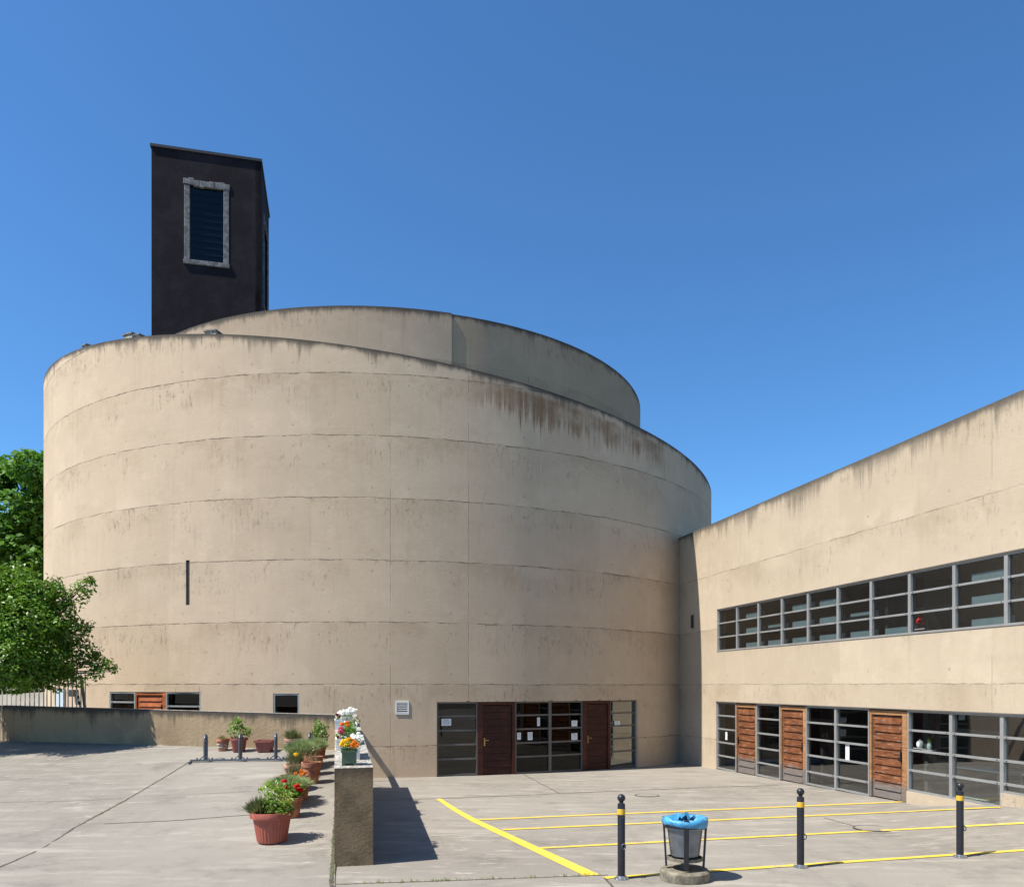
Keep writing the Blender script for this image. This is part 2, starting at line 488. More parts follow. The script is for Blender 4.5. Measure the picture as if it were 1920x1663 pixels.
def at(px, py, g=ground):
    Y = 12.0
    for _ in range(60):
        X = (px - PX) / F * Y
        Y = 0.5 * Y + 0.5 * (F * -g(X, Y) / (py - HY))
    X = (px - PX) / F * Y
    return Vector((X, Y, g(X, Y)))

# ------------------------------------------------------------------ materials
M = {}
M['drum'] = concrete('drum_concrete', (0.545, 0.424, 0.298), panel=(2.37, -0.415, 1.86, 0.03), top=(0.80, 0.50), rust=True, joint_gate=0.45, blotch=0.66)
M['inner'] = concrete('upper_drum_concrete', (0.43, 0.332, 0.236), panel=(3.9, 0.7, 1.86, 0.03), top=(0.8, 0.45), joint_gate=0.6)
M['inner2'] = concrete('upper_drum_dark_arc', (0.40, 0.30, 0.20), panel=(3.9, 0.7, 1.86, 0.03), top=(0.8, 0.5), joint_gate=0.6)  # darker base colour for the right-hand arc
M['wing'] = concrete('wing_concrete', (0.490, 0.400, 0.290), panel=(4.7, 0.2, 1.86, 0.03), top=(0.68, 0.95), joint_gate=0.44, streak=0.9, rough_bump=0.35, jdark=0.42, blotch=0.65)
M['lowwall'] = concrete('low_wall_concrete', (0.325, 0.24, 0.15), top=(0.9, 0.55), rough_bump=0.7, blotch=0.95, coarse=1.2, streak=1.7)
M['pillar'] = concrete('planter_wall_concrete', (0.345, 0.255, 0.155), top=(0.45, 0.30), rough_bump=1.0, blotch=0.9, algae=0.6, coarse=3.0, cscale=20.0, bdist=0.05)
M['coping'] = plain('weathered_coping', (0.36, 0.335, 0.285), 0.95, var=0.6, scale=14, bump=0.9)
M['yard'] = pavement('yard_concrete', (0.272, 0.246, 0.206), (0.222, 0.199, 0.166))
M['terrace'] = pavement('terrace_concrete', (0.252, 0.229, 0.192), (0.206, 0.186, 0.156))
M['earth'] = plain('earth', (0.12, 0.10, 0.07), 0.95, var=0.3, scale=0.3)
M['joint'] = plain('joint_dirt', (0.085, 0.07, 0.055), 0.95, var=0.4, scale=5)
M['pale_mark'] = plain('pale_scrape', (0.52, 0.50, 0.46), 0.9, var=0.2)
M['roof'] = plain('roof_felt', (0.16, 0.15, 0.14), 0.9, var=0.2, scale=1.0)
M['tower'] = plain('tower_render', (0.0215, 0.0175, 0.0215), 0.9, var=0.3, scale=0.9, bump=0.6, spec=0.12)
M['tower_cap'] = plain('tower_cap_metal', (0.018, 0.017, 0.021), 0.5, var=0.1)
M['tower_stone'] = plain('rough_window_surround', (0.165, 0.16, 0.155), 0.95, var=0.45, scale=5, bump=1.0)
M['louvre'] = plain('louvre_blade', (0.060, 0.090, 0.155), 0.35, 0.2, var=0.1)
M['frame'] = plain('grey_window_frame', (0.29, 0.29, 0.28), 0.45, 0.25, var=0.08, scale=3)
M['dframe'] = plain('dark_grey_frame', (0.12, 0.11, 0.10), 0.5, 0.2, var=0.1, scale=3)
M['bolt'] = plain('bolt_head', (0.03, 0.03, 0.03), 0.5, 0.6)
M['glass'] = glass('window_glass', (0.38, 0.43, 0.44), 0.12)
M['cglass'] = glass('clear_window_glass', (0.66, 0.75, 0.75), 0.20)
M['mglass'] = glass('entrance_glass', (0.22, 0.25, 0.27), 0.025, 0.35)
M['dglass'] = glass('dark_window_glass', (0.18, 0.20, 0.21), 0.05)
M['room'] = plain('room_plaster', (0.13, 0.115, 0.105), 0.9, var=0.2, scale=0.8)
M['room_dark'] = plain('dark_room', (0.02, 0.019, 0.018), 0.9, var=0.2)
M['blind'] = plain('blind_box', (0.58, 0.68, 0.68), 0.6, var=0.06)
M['door'] = wood('weathered_door_boards', (0.205, 0.072, 0.026), (0.075, 0.025, 0.011))
M['jamb'] = wood('door_jamb_wood', (0.36, 0.19, 0.085), (0.24, 0.11, 0.045))
M['reddoor'] = wood('dark_red_door', (0.060, 0.013, 0.006), (0.014, 0.004, 0.003), grey=False)
M['reddoor2'] = wood('red_door_surround', (0.080, 0.020, 0.011), (0.035, 0.010, 0.006), grey=False)
M['orangedoor'] = wood('orange_door', (0.40, 0.12, 0.035), (0.22, 0.055, 0.02), grey=False)
M['paper'] = plain('paper', (0.72, 0.74, 0.72), 0.8, var=0.04)
M['print'] = plain('printed_lines', (0.30, 0.31, 0.31), 0.8)
M['steel'] = plain('door_handle_steel', (0.05, 0.05, 0.05), 0.3, 0.8)
M['brass'] = plain('brass', (0.45, 0.30, 0.10), 0.35, 0.8)
M['white'] = plain('white_plastic', (0.70, 0.69, 0.66), 0.5, var=0.05)
M['black'] = plain('vent_black', (0.012, 0.012, 0.012), 0.8)
def road_paint():
    t = NT('yellow_road_paint'); o = t.obj()
    a, b = t.noise(o, 2.2, 6, 0.75), t.noise(o, 30, 5, 0.8)
    c = t.mix(t.step(a, 0.35, 0.7), (0.66, 0.45, 0.05), (0.74, 0.52, 0.085))
    worn = t.step(t.math('ADD', t.mul(a, 0.55), t.mul(b, 0.45)), 0.535, 0.60)
    c = t.mix(t.mul(worn, 0.75), c, (0.30, 0.245, 0.16))
    t.pbr(c, 0.8, spec=0.3)
    return t.m
M['yellow'] = road_paint()
M['bollard'] = plain('anthracite_paint', (0.016, 0.0165, 0.022), 0.42, 0.1, var=0.15, scale=9)
M['byellow'] = plain('yellow_reflector', (0.62, 0.38, 0.03), 0.4, var=0.08)
M['galv'] = plain('galvanised', (0.36, 0.37, 0.38), 0.35, 0.8, var=0.2, scale=12)
M['rack'] = plain('rack_steel', (0.10, 0.11, 0.13), 0.45, 0.4, var=0.2, scale=9)
M['bin'] = plain('bin_grey', (0.19, 0.21, 0.235), 0.42, 0.75, var=0.2, scale=6, bump=0.15)
M['bag'] = plain('blue_bag', (0.055, 0.27, 0.48), 0.34, var=0.3, scale=7, bump=0.6)
M['oldconc'] = plain('mossy_base', (0.19, 0.165, 0.115), 0.95, var=0.4, scale=7, bump=0.8)
M['terra'] = plain('terracotta', (0.38, 0.15, 0.085), 0.85, var=0.4, scale=7)
M['redpot'] = plain('red_plastic_pot', (0.34, 0.085, 0.055), 0.5, var=0.12, scale=7)
M['brownpot'] = plain('brown_red_pot', (0.24, 0.065, 0.05), 0.55, var=0.12, scale=7)
M['palepot'] = plain('pale_terracotta', (0.50, 0.27, 0.18), 0.8, var=0.25, scale=9)
M['soil'] = plain('potting_soil', (0.045, 0.032, 0.022), 0.95, var=0.4, scale=30, bump=0.6)
M['greenbox'] = plain('green_plastic_box', (0.07, 0.11, 0.062), 0.5, var=0.08)
M['bark'] = plain('bark', (0.075, 0.055, 0.038), 0.95, var=0.4, scale=9, bump=0.8)
M['rail'] = plain('painted_railing', (0.20, 0.20, 0.20), 0.5, 0.4, var=0.1)
M['fence'] = plain('pale_fence_bar', (0.50, 0.47, 0.41), 0.55, 0.1, var=0.1)
M['brown_wall'] = plain('brown_rendered_wall', (0.13, 0.06, 0.04), 0.9, var=0.25, scale=1.5)
M['pale_wall'] = plain('pale_ramp', (0.50, 0.45, 0.37), 0.9, var=0.15, scale=1.5)
M['palegate'] = plain('pale_blue_door', (0.42, 0.50, 0.53), 0.6, var=0.06)
M['tree'] = leaf('tree_leaf', (0.022, 0.068, 0.006), (0.135, 0.250, 0.020), 0.24)
M['fartree'] = leaf('far_tree_leaf', (0.035, 0.105, 0.012), (0.095, 0.215, 0.022), 0.30, 0.65)
M['bush'] = leaf('bush_leaf', (0.05, 0.14, 0.015), (0.17, 0.29, 0.04), 0.3)
M['lime'] = leaf('lime_leaf', (0.14, 0.23, 0.03), (0.25, 0.36, 0.05), 0.35)
M['dull'] = leaf('dull_leaf', (0.07, 0.09, 0.03), (0.15, 0.17, 0.06), 0.25)
M['lavender'] = leaf('grey_green_needle', (0.15, 0.20, 0.07), (0.30, 0.36, 0.16), 0.32)
M['dry'] = leaf('dry_stem', (0.14, 0.12, 0.06), (0.24, 0.20, 0.10), 0.2)
M['weed'] = leaf('weed', (0.10, 0.14, 0.03), (0.22, 0.24, 0.06), 0.3)
for nm, col in (('red', (0.62, 0.015, 0.015)), ('orange', (0.80, 0.24, 0.01)), ('yel', (0.85, 0.58, 0.02)), ('wht', (0.85, 0.85, 0.80)), ('pink', (0.65, 0.12, 0.20)), ('dred', (0.22, 0.012, 0.02))):
    M['fl_' + nm] = leaf('petal_' + nm, tuple(c * 0.8 for c in col), col, 0.25, 0.6)

# ------------------------------------------------------------------ ground
def sheet(name, mat, inside, amin, amax, tmin, tmax, n, g, drop_edge=None):
    mb = MB()
    na, nt = n
    A = [amin + (amax - amin) * i / na for i in range(na + 1)]
    T = [tmin + (tmax - tmin) * i / nt for i in range(nt + 1)]
    def pt(a, t):
        p = P0 + E1 * a + E2 * t
        return (p.x, p.y, g(p.x, p.y))
    for i in range(na):
        for j in range(nt):
            mb.face([pt(A[i], T[j]), pt(A[i + 1], T[j]), pt(A[i + 1], T[j + 1]), pt(A[i], T[j + 1])])
    if drop_edge is not None:
        for j in range(nt):
            a, b = pt(drop_edge, T[j]), pt(drop_edge, T[j + 1])
            mb.face([a, b, (b[0], b[1], -3.5), (a[0], a[1], -3.5)])
    o = mb.build(name, mat, smooth=60)
    return tag(o, kind='structure')

sheet('yard_pavement', M['yard'], None, 0.01, 34.0, -24.0, 24.0, (90, 90), g_yard)
sheet('terrace_pavement', M['terrace'], None, -46.0, 0.01, -24.0, 26.0, (100, 110), g_terrace, drop_edge=0.01)
mb = MB()
mb.face([(-700, -700, -3.6), (700, -700, -3.6), (700, 700, -3.6), (-700, 700, -3.6)])
tag(mb.build('ground', M['earth']), kind='structure')

def strip(name, mat, pix, w, g=ground, lift=0.004, n=24, jag=0.0, label=None, wpx=False):
    """a flat strip lying on the ground along a polyline of points"""
    pts = []
    P = [at(*p, g) for p in pix]
    for a, b in zip(P[:-1], P[1:]):
        for k in range(n): pts.append(a.lerp(b, k / n))
    pts.append(P[-1])
    mb = MB(); L, Rr = [], []
    for i, p in enumerate(pts):
        d = pts[min(i + 1, len(pts) - 1)] - pts[max(i - 1, 0)]; d.z = 0; d.normalize()
        q = Vector((-d.y, d.x, 0))
        ww = w[0] + (w[1] - w[0]) * i / (len(pts) - 1) if isinstance(w, tuple) else w
        o = (random.random() - 0.5) * jag
        for lst, sg in ((L, 1), (Rr, -1)):
            r = p + q * (sg * ww / 2 * (1 + (random.random() - 0.5) * jag * 10) + o)
            lst.append(Vector((r.x, r.y, g(r.x, r.y) + lift)))
    for i in range(len(pts) - 1): mb.face([L[i], L[i + 1], Rr[i + 1], Rr[i]])
    return tag(mb.build(name, mat), kind='structure')

strip('pavement_joint', M['joint'], [(700, 1500.5), (820, 1497), (1320, 1476), (1460, 1472)], 0.045, g_yard, jag=0.012)
strip('pavement_joint', M['joint'], [(979, 1450), (1050, 1488)], 0.028, g_yard, jag=0.02)
strip('pavement_joint', M['joint'], [(630, 1657.5), (800, 1652), (1140, 1640)], 0.022, g_yard, jag=0.01)
strip('pavement_joint', M['joint'], [(1133, 1645), (1150, 1663), (1165, 1690)], 0.03, g_yard, jag=0.01)
strip('pavement_joint', M['joint'], [(-60, 1659), (0, 1625), (140, 1551), (230, 1503), (300, 1462), (352, 1430)], 0.035, g_terrace, jag=0.014)
strip('pavement_joint', M['joint'], [(195, 1544), (330, 1538), (470, 1527)], 0.030, g_terrace, jag=0.02)
strip('pavement_joint', M['joint'], [(0, 1504), (150, 1501), (230, 1497)], 0.012, g_terrace, jag=0.02)
strip('pavement_joint', M['joint'], [(270, 1492), (400, 1487), (520, 1481)], 0.010, g_terrace, jag=0.02)
strip('pavement_joint', M['joint'], [(621, 1700), (622, 1650), (625, 1600), (629, 1520), (632, 1450)], 0.05, g_terrace, lift=0.006, jag=0.02)
strip('pavement_joint', M['joint'], [(700, 1470), (735, 1480)], 0.012, g_yard, jag=0.02)
strip('pavement_joint', M['joint'], [(1545, 1533), (1605, 1549)], 0.03, g_yard, jag=0.03)
strip('pavement_scrape', M['pale_mark'], [(808, 1566.5), (860, 1563.5), (925, 1562)], 0.03, g_yard, jag=0.03)
strip('pavement_scrape', M['pale_mark'], [(1378, 1473.5), (1396, 1472.5)], 0.06, g_yard, lift=0.008, jag=0.03)

# yellow paint
def quad_strip(name, L, Rr):
    mb = MB(); n = 14
    for i in range(len(L) - 1):
        a0, a1, b0, b1 = at(*L[i], g_yard), at(*L[i + 1], g_yard), at(*Rr[i], g_yard), at(*Rr[i + 1], g_yard)
        for k in range(n):
            q = []
            for (u, v, w) in ((a0, a1, k), (a0, a1, k + 1), (b0, b1, k + 1), (b0, b1, k)):
                p = u.lerp(v, w / n); q.append((p.x, p.y, g_yard(p.x, p.y) + 0.006))
            mb.face(q)
    return tag(mb.build(name, M['yellow']), kind='structure')
quad_strip('yellow_parking_line', [(817.5, 1497.5), (848, 1519), (882, 1539), (1095, 1641.5)], [(827, 1497), (860, 1518), (894, 1536), (1125, 1640)])
for a, b, w in (((893, 1537), (1697, 1503), 0.13), ((942, 1555.5), (1876, 1513.3), 0.125), ((1014, 1590), (1990, 1539.5), 0.115), ((1134, 1646), (2010, 1588), 0.115)):
    strip('yellow_parking_line', M['yellow'], [(a[0] + (b[0] - a[0]) * k / 24, a[1] + (b[1] - a[1]) * k / 24) for k in range(25)], w, g_yard, lift=0.009, n=3, jag=0.005)

# manhole covers
def manhole(px, py, r, label):
    p = at(px, py, g_yard)
    o = thing('manhole_cover', p + Vector((0, 0, 0.005)), label, 'manhole cover', 'round covers in the yard')
    o.rotation_euler.x = -0.0195
    mb = MB()
    mb.lathe([(r, 0.0), (r, 0.006), (r - 0.035, 0.006), (r - 0.035, 0.0)], 40)
    mb.build('rim', M['joint'], o)
    mb = MB(); mb.lathe([(r - 0.036, 0.001), (r - 0.036, 0.004), (0.0001, 0.004)], 40)
    for k in range(2): mb.box((0.09 * (k * 2 - 1), 0, 0.004), (0.05, 0.025, 0.006))
    mb.build('lid', M['yard'], o)
manhole(1213, 1491, 0.30, 'small round manhole cover in the paving near the drum doors')
manhole(1637, 1553, 0.34, 'round manhole cover between two yellow lines behind the middle bollard')

# weeds in the joints
def weeds(name, pts, n, h, g, spread=0.02):
    P = []
    for _ in range(n):
        i = random.randrange(len(pts) - 1)
        p = pts[i].lerp(pts[i + 1], random.random())
        c = random.choice((0.3, 1.0, 1.0, 1.6))
        for k in range(5):
            x, y = p.x + random.gauss(0, spread), p.y + random.gauss(0, spread)
            P.append((x, y, g(x, y), h * c * random.uniform(0.4, 1.2)))
    V = []
    for x, y, z, hh in P:
        a = random.uniform(0, 6.28); dx, dy = math.cos(a), math.sin(a); l = random.uniform(0.2, 0.9) * hh
        V += [(x - dy * 0.004, y + dx * 0.004, z), (x + dy * 0.004, y - dx * 0.004, z), (x + dx * l, y + dy * l, z + hh)]
    o = np_mesh(name, np.array(V), 3, M['weed'])
    return tag(o, kind='stuff')
tag(weeds('weeds', [at(*p, g_yard) for p in ((640, 1657), (800, 1652), (960, 1646), (1130, 1640))], 90, 0.035, g_yard), 'sparse weeds growing in the paving joint along the near edge', 'weeds')
tag(weeds('weeds', [at(*p, g_terrace) for p in ((622, 1655), (625, 1600), (628, 1560))], 110, 0.03, g_terrace), 'weeds in the crack at the foot of the planter wall', 'weeds')
tag(weeds('weeds', [at(*p, g_terrace) for p in ((120, 1562), (190, 1525), (235, 1500))], 50, 0.02, g_terrace), 'tiny weeds in the long diagonal joint of the terrace', 'weeds')

# ------------------------------------------------------------------ walls with openings on any surface
def wall_mesh(S, us, vs, opens, thick, topf=None, closed=False, top_v=None):
    """S(u, v, d) -> point; us/vs sorted grid lines; opens = [(u0,u1,v0,v1)]"""
    for (a, b, c, d) in opens:
        us += [a, b]; vs += [c, d]
    def uniq(l):
        l = sorted(l); r = [l[0]]
        for x in l[1:]:
            if x - r[-1] > 1e-4: r.append(x)
        return r
    us, vs = uniq(us), uniq(vs)
    nv = len(vs)
    mb = MB()
    def P(i, j, d):
        v = vs[j] if (j < nv - 1 or topf is None) else topf(us[i])
        return S(us[i], v, d)
    def is_open(i, j):
        if i < 0 or j < 0 or i >= len(us) - 1 or j >= nv - 1: return None
        um, vm = (us[i] + us[i + 1]) / 2, (vs[j] + vs[j + 1]) / 2
        return any(a < um < b and c < vm < d for a, b, c, d in opens)
    for i in range(len(us) - 1):
        for j in range(nv - 1):
            if is_open(i, j):
                for (di, dj, e) in ((-1, 0, ((i, j), (i, j + 1))), (1, 0, ((i + 1, j), (i + 1, j + 1))), (0, -1, ((i, j), (i + 1, j))), (0, 1, ((i, j + 1), (i + 1, j + 1)))):
                    if is_open(i + di, j + dj) is False:
                        (a, b), (c, d) = e
                        mb.face([P(a, b, 0), P(c, d, 0), P(c, d, thick), P(a, b, thick)])
                continue
            for d in (0, thick):
                mb.face([P(i, j, d), P(i + 1, j, d), P(i + 1, j + 1, d), P(i, j + 1, d)])
            if j == nv - 2: mb.face([P(i, j + 1, 0), P(i + 1, j + 1, 0), P(i + 1, j + 1, thick), P(i, j + 1, thick)])
    if not closed:
        for i in (0, len(us) - 1):
            for j in range(nv - 1): mb.face([P(i, j, 0), P(i, j + 1, 0), P(i, j + 1, thick), P(i, j, thick)])
    return mb

# ------------------------------------------------------------------ the drum
DC, DR = Vector((-5.59, 37.97, 0)), 14.89
IR = 11.78
def rim(phi):                                # the drum's sloping top
    x, y = DR * math.sin(phi), -DR * math.cos(phi)
    return 10.2626 - 0.1244 * x + 0.0016 * y
def SD(phi, z, d):                           # d inwards
    r = DR - d
    return Vector((DC.x + r * math.sin(phi), DC.y - r * math.cos(phi), z))
def drum_phi(px, r=DR):
    t = (px - PX) / F
    a, b, c = t * t + 1, -2 * (t * DC.x + DC.y), DC.x ** 2 + DC.y ** 2 - r * r
    Y = (-b - math.sqrt(max(b * b - 4 * a * c, 0))) / (2 * a)
    return math.atan2(t * Y - DC.x, DC.y - Y), Y
def dphi(px): return drum_phi(px)[0]
def dz(px, py):
    return (HY - py) / F * drum_phi(px)[1]

church = thing('round_church', Vector((DC.x, DC.y, -3.0)), 'round tan concrete drum building with sloping rim and dark doors at its foot', 'church')
ph = dphi
OD = (ph(819), ph(1195.5), -2.95, -0.50)     # door front
OWl = (ph(205.5), ph(376), -1.75, -0.20)     # strip window behind the low wall
OWs = (ph(512), ph(561), -1.55, -0.24)       # small window
OSl = (ph(348.5), ph(355.5), dz(352, 1134), dz(352, 1050))
opens = [OD, OWl, OWs, OSl]
us = [R(-180 + 2 * i) for i in range(181)]
mb = wall_mesh(SD, us, [-3.6, -0.9, 1.5, 3.5, 6.0, 99.0], opens, 0.35, topf=rim, closed=True)
def uv_drum(p):
    phi = math.atan2(p.x - DC.x, DC.y - p.y)
    return (DR * phi, p.z, rim(phi) - p.z)
mb.build('wall', M['drum'], church, smooth=35, uvf=uv_drum, world=True)
# roof of the ring, a hand below the rim
mb = MB(); N = 72
for k in range(N):
    a, b = 2 * math.pi * k / N, 2 * math.pi * (k + 1) / N
    mb.face([SD(a, rim(a) - 0.28, 0.34), SD(b, rim(b) - 0.28, 0.34), SD(b, rim(b) * 0.93, DR - IR + 0.3), SD(a, rim(a) * 0.93, DR - IR + 0.3)])
mb.build('roof', M['roof'], church, smooth=True, world=True)
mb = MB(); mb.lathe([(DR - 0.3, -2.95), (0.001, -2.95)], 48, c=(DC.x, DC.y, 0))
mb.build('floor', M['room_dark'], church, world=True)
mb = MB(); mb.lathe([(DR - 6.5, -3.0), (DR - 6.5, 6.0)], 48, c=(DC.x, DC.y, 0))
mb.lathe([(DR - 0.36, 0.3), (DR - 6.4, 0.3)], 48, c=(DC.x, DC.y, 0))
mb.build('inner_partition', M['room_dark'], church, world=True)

# upper drum: two arcs, the right-hand one set back at the joint
ISTEP = drum_phi(847, IR)[0]
IZ = 12.86
mb = MB()
def SI(r): return lambda phi, z, d: Vector((DC.x + (r - d) * math.sin(phi), DC.y - (r - d) * math.cos(phi), z))
N = 60
def arc(a0, a1, r, zt, mi=0):
    S = SI(r); n = max(4, int(abs(a1 - a0) / R(3)))
    an = [a0 + (a1 - a0) * k / n for k in range(n + 1)]
    for a, b in zip(an[:-1], an[1:]):
        for q in ([S(a, 5, 0), S(b, 5, 0), S(b, zt, 0), S(a, zt, 0)], [S(a, 5, .4), S(b, 5, .4), S(b, zt, .4), S(a, zt, .4)], [S(a, zt, 0), S(b, zt, 0), S(b, zt, .4), S(a, zt, .4)]): mb.face(q, mi)
    for a in (a0, a1): mb.face([S(a, 5, 0), S(a, zt, 0), S(a, zt, .4), S(a, 5, .4)])
arc(R(-200), ISTEP, IR, IZ)
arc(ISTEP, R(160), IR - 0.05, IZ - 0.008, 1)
def uv_inner(p):
    phi = math.atan2(p.x - DC.x, DC.y - p.y)
    return (IR * (phi - ISTEP), p.z, IZ - p.z)
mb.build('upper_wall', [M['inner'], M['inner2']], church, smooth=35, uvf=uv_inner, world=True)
mb = MB(); mb.lathe([(IR - 0.3, IZ - 0.35), (0.001, IZ + 0.1)], 64, c=(DC.x, DC.y, 0))
mb.build('upper_roof', M['roof'], church, smooth=True, world=True)

# small roof vents standing just behind the rim
for px, w, hh, dpt, lab in ((157, 0.26, 0.09, 0.2, 'tiny pale roof vent nearest the left end of the drum rim'), (238, 0.40, 0.15, 0.2, 'larger grey box vent on the rim left of the dark tower'),
                        (256, 0.20, 0.09, 0.2, 'small grey roof vent beside the larger box left of the dark tower'), (393, 0.38, 0.12, 0.2, 'grey box vent on the rim in front of the dark tower')):
    a = dphi(px)
    z = rim(a) - 0.03
    p = SD(a, z, dpt)
    o = thing('roof_vent', p, lab, 'roof vent', 'box vents along the drum rim', rz=a)
    hgt = hh
    mb = MB(); mb.box((0, 0, hgt / 2), (w, 0.35, hgt)); mb.build('housing', M['coping'], o)
    mb = MB(); mb.box((0, 0, hgt + 0.02), (w + 0.06, 0.42, 0.04)); mb.build('lid', M['tower_stone'], o)

# ------------------------------------------------------------------ window and door builders
def bay(S, u0, u1, z0, z1, bars, parent, fw=0.05, recess=0.09, mat='frame', gmat='glass', name='window', ledge=None, bolts=True, vent=False, seg=1):
    """one glazed bay: frame mesh (window) > glass pane, ledges"""
    def P(u, z, d): return S(u, z, d)
    def nrm(u): return (S(u, 0, 0) - S(u, 0, 1)).normalized()
    um = (u0 + u1) / 2
    mpu = (S(um + 1e-3, 0, 0) - S(um - 1e-3, 0, 0)).length / 2e-3
    h = fw / 2 / mpu
    D = recess + 0.04
    mb = MB()
    for u in (u0 + h, u1 - h): mb.beam(P(u, z0, D), P(u, z1, D), fw, 0.09, nrm(u))
    for z in (z0 + fw / 2, z1 - fw / 2): mb.beam(P(u0 + 2 * h, z, D), P(u1 - 2 * h, z, D), fw, 0.085, nrm(um))
    for z in bars:
        mb.beam(P(u0 + 2 * h, z, D), P(u1 - 2 * h, z, D), fw * 1.05, 0.082, nrm(um))
        if bolts:
            for u in (u0 + 5 * h, u1 - 5 * h):
                n = nrm(u); c = P(u, z, D - 0.043)
                mb.box(c, (0.022, 0.008, 0.022), (E1.cross(Vector((0, 0, 1))) if False else n.cross(Vector((0, 0, 1))), n, Vector((0, 0, 1))), 1)
    if vent:                                   # an opening sash in the top row
        zt = z1 - fw; zb = (bars[0] if bars else z0) + fw / 2
        for (a, b) in ((P(u0 + 3.2 * h, zb + .05, D + .05), P(u1 - 3.2 * h, zb + .05, D + .05)), (P(u0 + 3.2 * h, zt - .04, D + .05), P(u1 - 3.2 * h, zt - .04, D + .05)),
                       (P(u0 + 3.6 * h, zb, D + .05), P(u0 + 3.6 * h, zt, D + .05)), (P(u1 - 3.6 * h, zb, D + .05), P(u1 - 3.6 * h, zt, D + .05))):
            mb.beam(a, b, 0.07, 0.05, nrm(um), 2)
    w = mb.build(name, [M[mat], M['bolt'], M['black']], parent, world=True)
    g = MB(); d = D + 0.012
    g.face([P(u0 + h, z0 + fw / 2, d), P(u1 - h, z0 + fw / 2, d), P(u1 - h, z1 - fw / 2, d), P(u0 + h, z1 - fw / 2, d)])
    g.build('glass_pane', M[gmat], w)
    if ledge:
        off, hh, dep, lst = ledge
        rows = sorted([z0] + list(bars))
        l = MB(); any_ = False
        for k, zb in enumerate(rows):
            if not (lst >> k) & 1: continue
            any_ = True
            ul = u0 + off * (u1 - u0)
            c = (P(ul, zb + fw / 2 + hh / 2, D + dep) + P(u1 - h, zb + fw / 2 + hh / 2, D + dep)) / 2
            l.beam(P(ul, zb + fw / 2 + hh / 2, D + dep), P(u1 - h, zb + fw / 2 + hh / 2, D + dep), hh, 0.06, nrm(um))
        if any_: l.build('blind_box', M['blind'], w)
    return w

def uv_local(S0, ax, ztop):
    return lambda p: ((p - S0).dot(ax), p.z, ztop - p.z)

def door(S, u0, u1, z0, z1, parent, leaf_mat, jamb_mat, handle_side=1, jamb=(0.03, 0.12), nb=10, recess=0.10, open_tilt=0.018, hz=None, label=None, frame_name='door_frame', hmat='steel'):
    """boarded door: leaf of overlapping boards, surround, handle and plate"""
    um = (u0 + u1) / 2
    n = (S(um, 0, 0) - S(um, 0, 1)).normalized()
    ax = (S(um + 1e-3, 0, 0) - S(um - 1e-3, 0, 0)); mpu = ax.length / 2e-3; ax.normalize()
    base = S(um, 0, recess)
    W = (u1 - u0) * mpu
    def Q(x, z, d): return base + ax * x + Vector((0, 0, z)) - n * d     # x from the middle, d inwards
    uvf = uv_local(base + Vector((random.random() * 9, 0, 0)), ax, z1)
    f = MB()
    l, r = -W / 2, W / 2
    jl, jr = jamb
    f.box(Q(l + jl / 2, (z0 + z1) / 2, 0.03), (jl, 0.10, z1 - z0), (ax, n, Vector((0, 0, 1))))
    f.box(Q(r - jr / 2, (z0 + z1) / 2, 0.03), (jr, 0.10, z1 - z0), (ax, n, Vector((0, 0, 1))))
    f.box(Q((jl - jr) / 2, z1 - 0.05, 0.03), (W - jl - jr, 0.098, 0.10), (ax, n, Vector((0, 0, 1))))
    x0, x1 = l + jl + 0.012, r - jr - 0.012
    zb, zt = z0 + 0.015, z1 - 0.115
    d = MB()
    st = 0.07
    for x in (x0 + st / 2, x1 - st / 2): d.box(Q(x, (zb + zt) / 2, 0.045), (st, 0.05, zt - zb), (ax, n, Vector((0, 0, 1))))
    hh = (zt - zb) / nb
    for k in range(nb):
        c0, c1 = zb + k * hh, zb + (k + 1) * hh - 0.008
        o0, o1 = 0.018 - open_tilt, 0.018 + open_tilt * 0.9
        pts = [Q(x0 + st, c0, o0), Q(x1 - st, c0, o0), Q(x1 - st, c1, o1), Q(x0 + st, c1, o1)]
        bk = [Q(x0 + st, c0, 0.06), Q(x1 - st, c0, 0.06), Q(x1 - st, c1, 0.06), Q(x0 + st, c1, 0.06)]
        d.face(pts); d.face(bk[::-1])
        for i in range(4): d.face([pts[i], pts[(i + 1) % 4], bk[(i + 1) % 4], bk[i]])
    dl = d.build('door', M[leaf_mat], parent, uvf=uvf, world=True)
    if label: dl['label'] = label
    f.build(frame_name, M[jamb_mat], dl, uvf=uvf)
    hx = (x1 - 0.05) if handle_side > 0 else (x0 + 0.05)
    hz = hz if hz is not None else z0 + 1.02
    hd = MB()
    hd.box(Q(hx, hz, -0.002 + 0.0), (0.045, 0.02, 0.24), (ax, n, Vector((0, 0, 1))))
    hd.tube([Q(hx, hz + 0.05, 0.0), Q(hx, hz + 0.05, -0.06), Q(hx - handle_side * 0.12, hz + 0.05, -0.065)], 0.011, 8)
    hd.tube([Q(hx, hz - 0.07, 0.0), Q(hx, hz - 0.07, -0.025)], 0.016, 8)
    hd.build('handle', M[hmat], dl, smooth=True)
    return dl

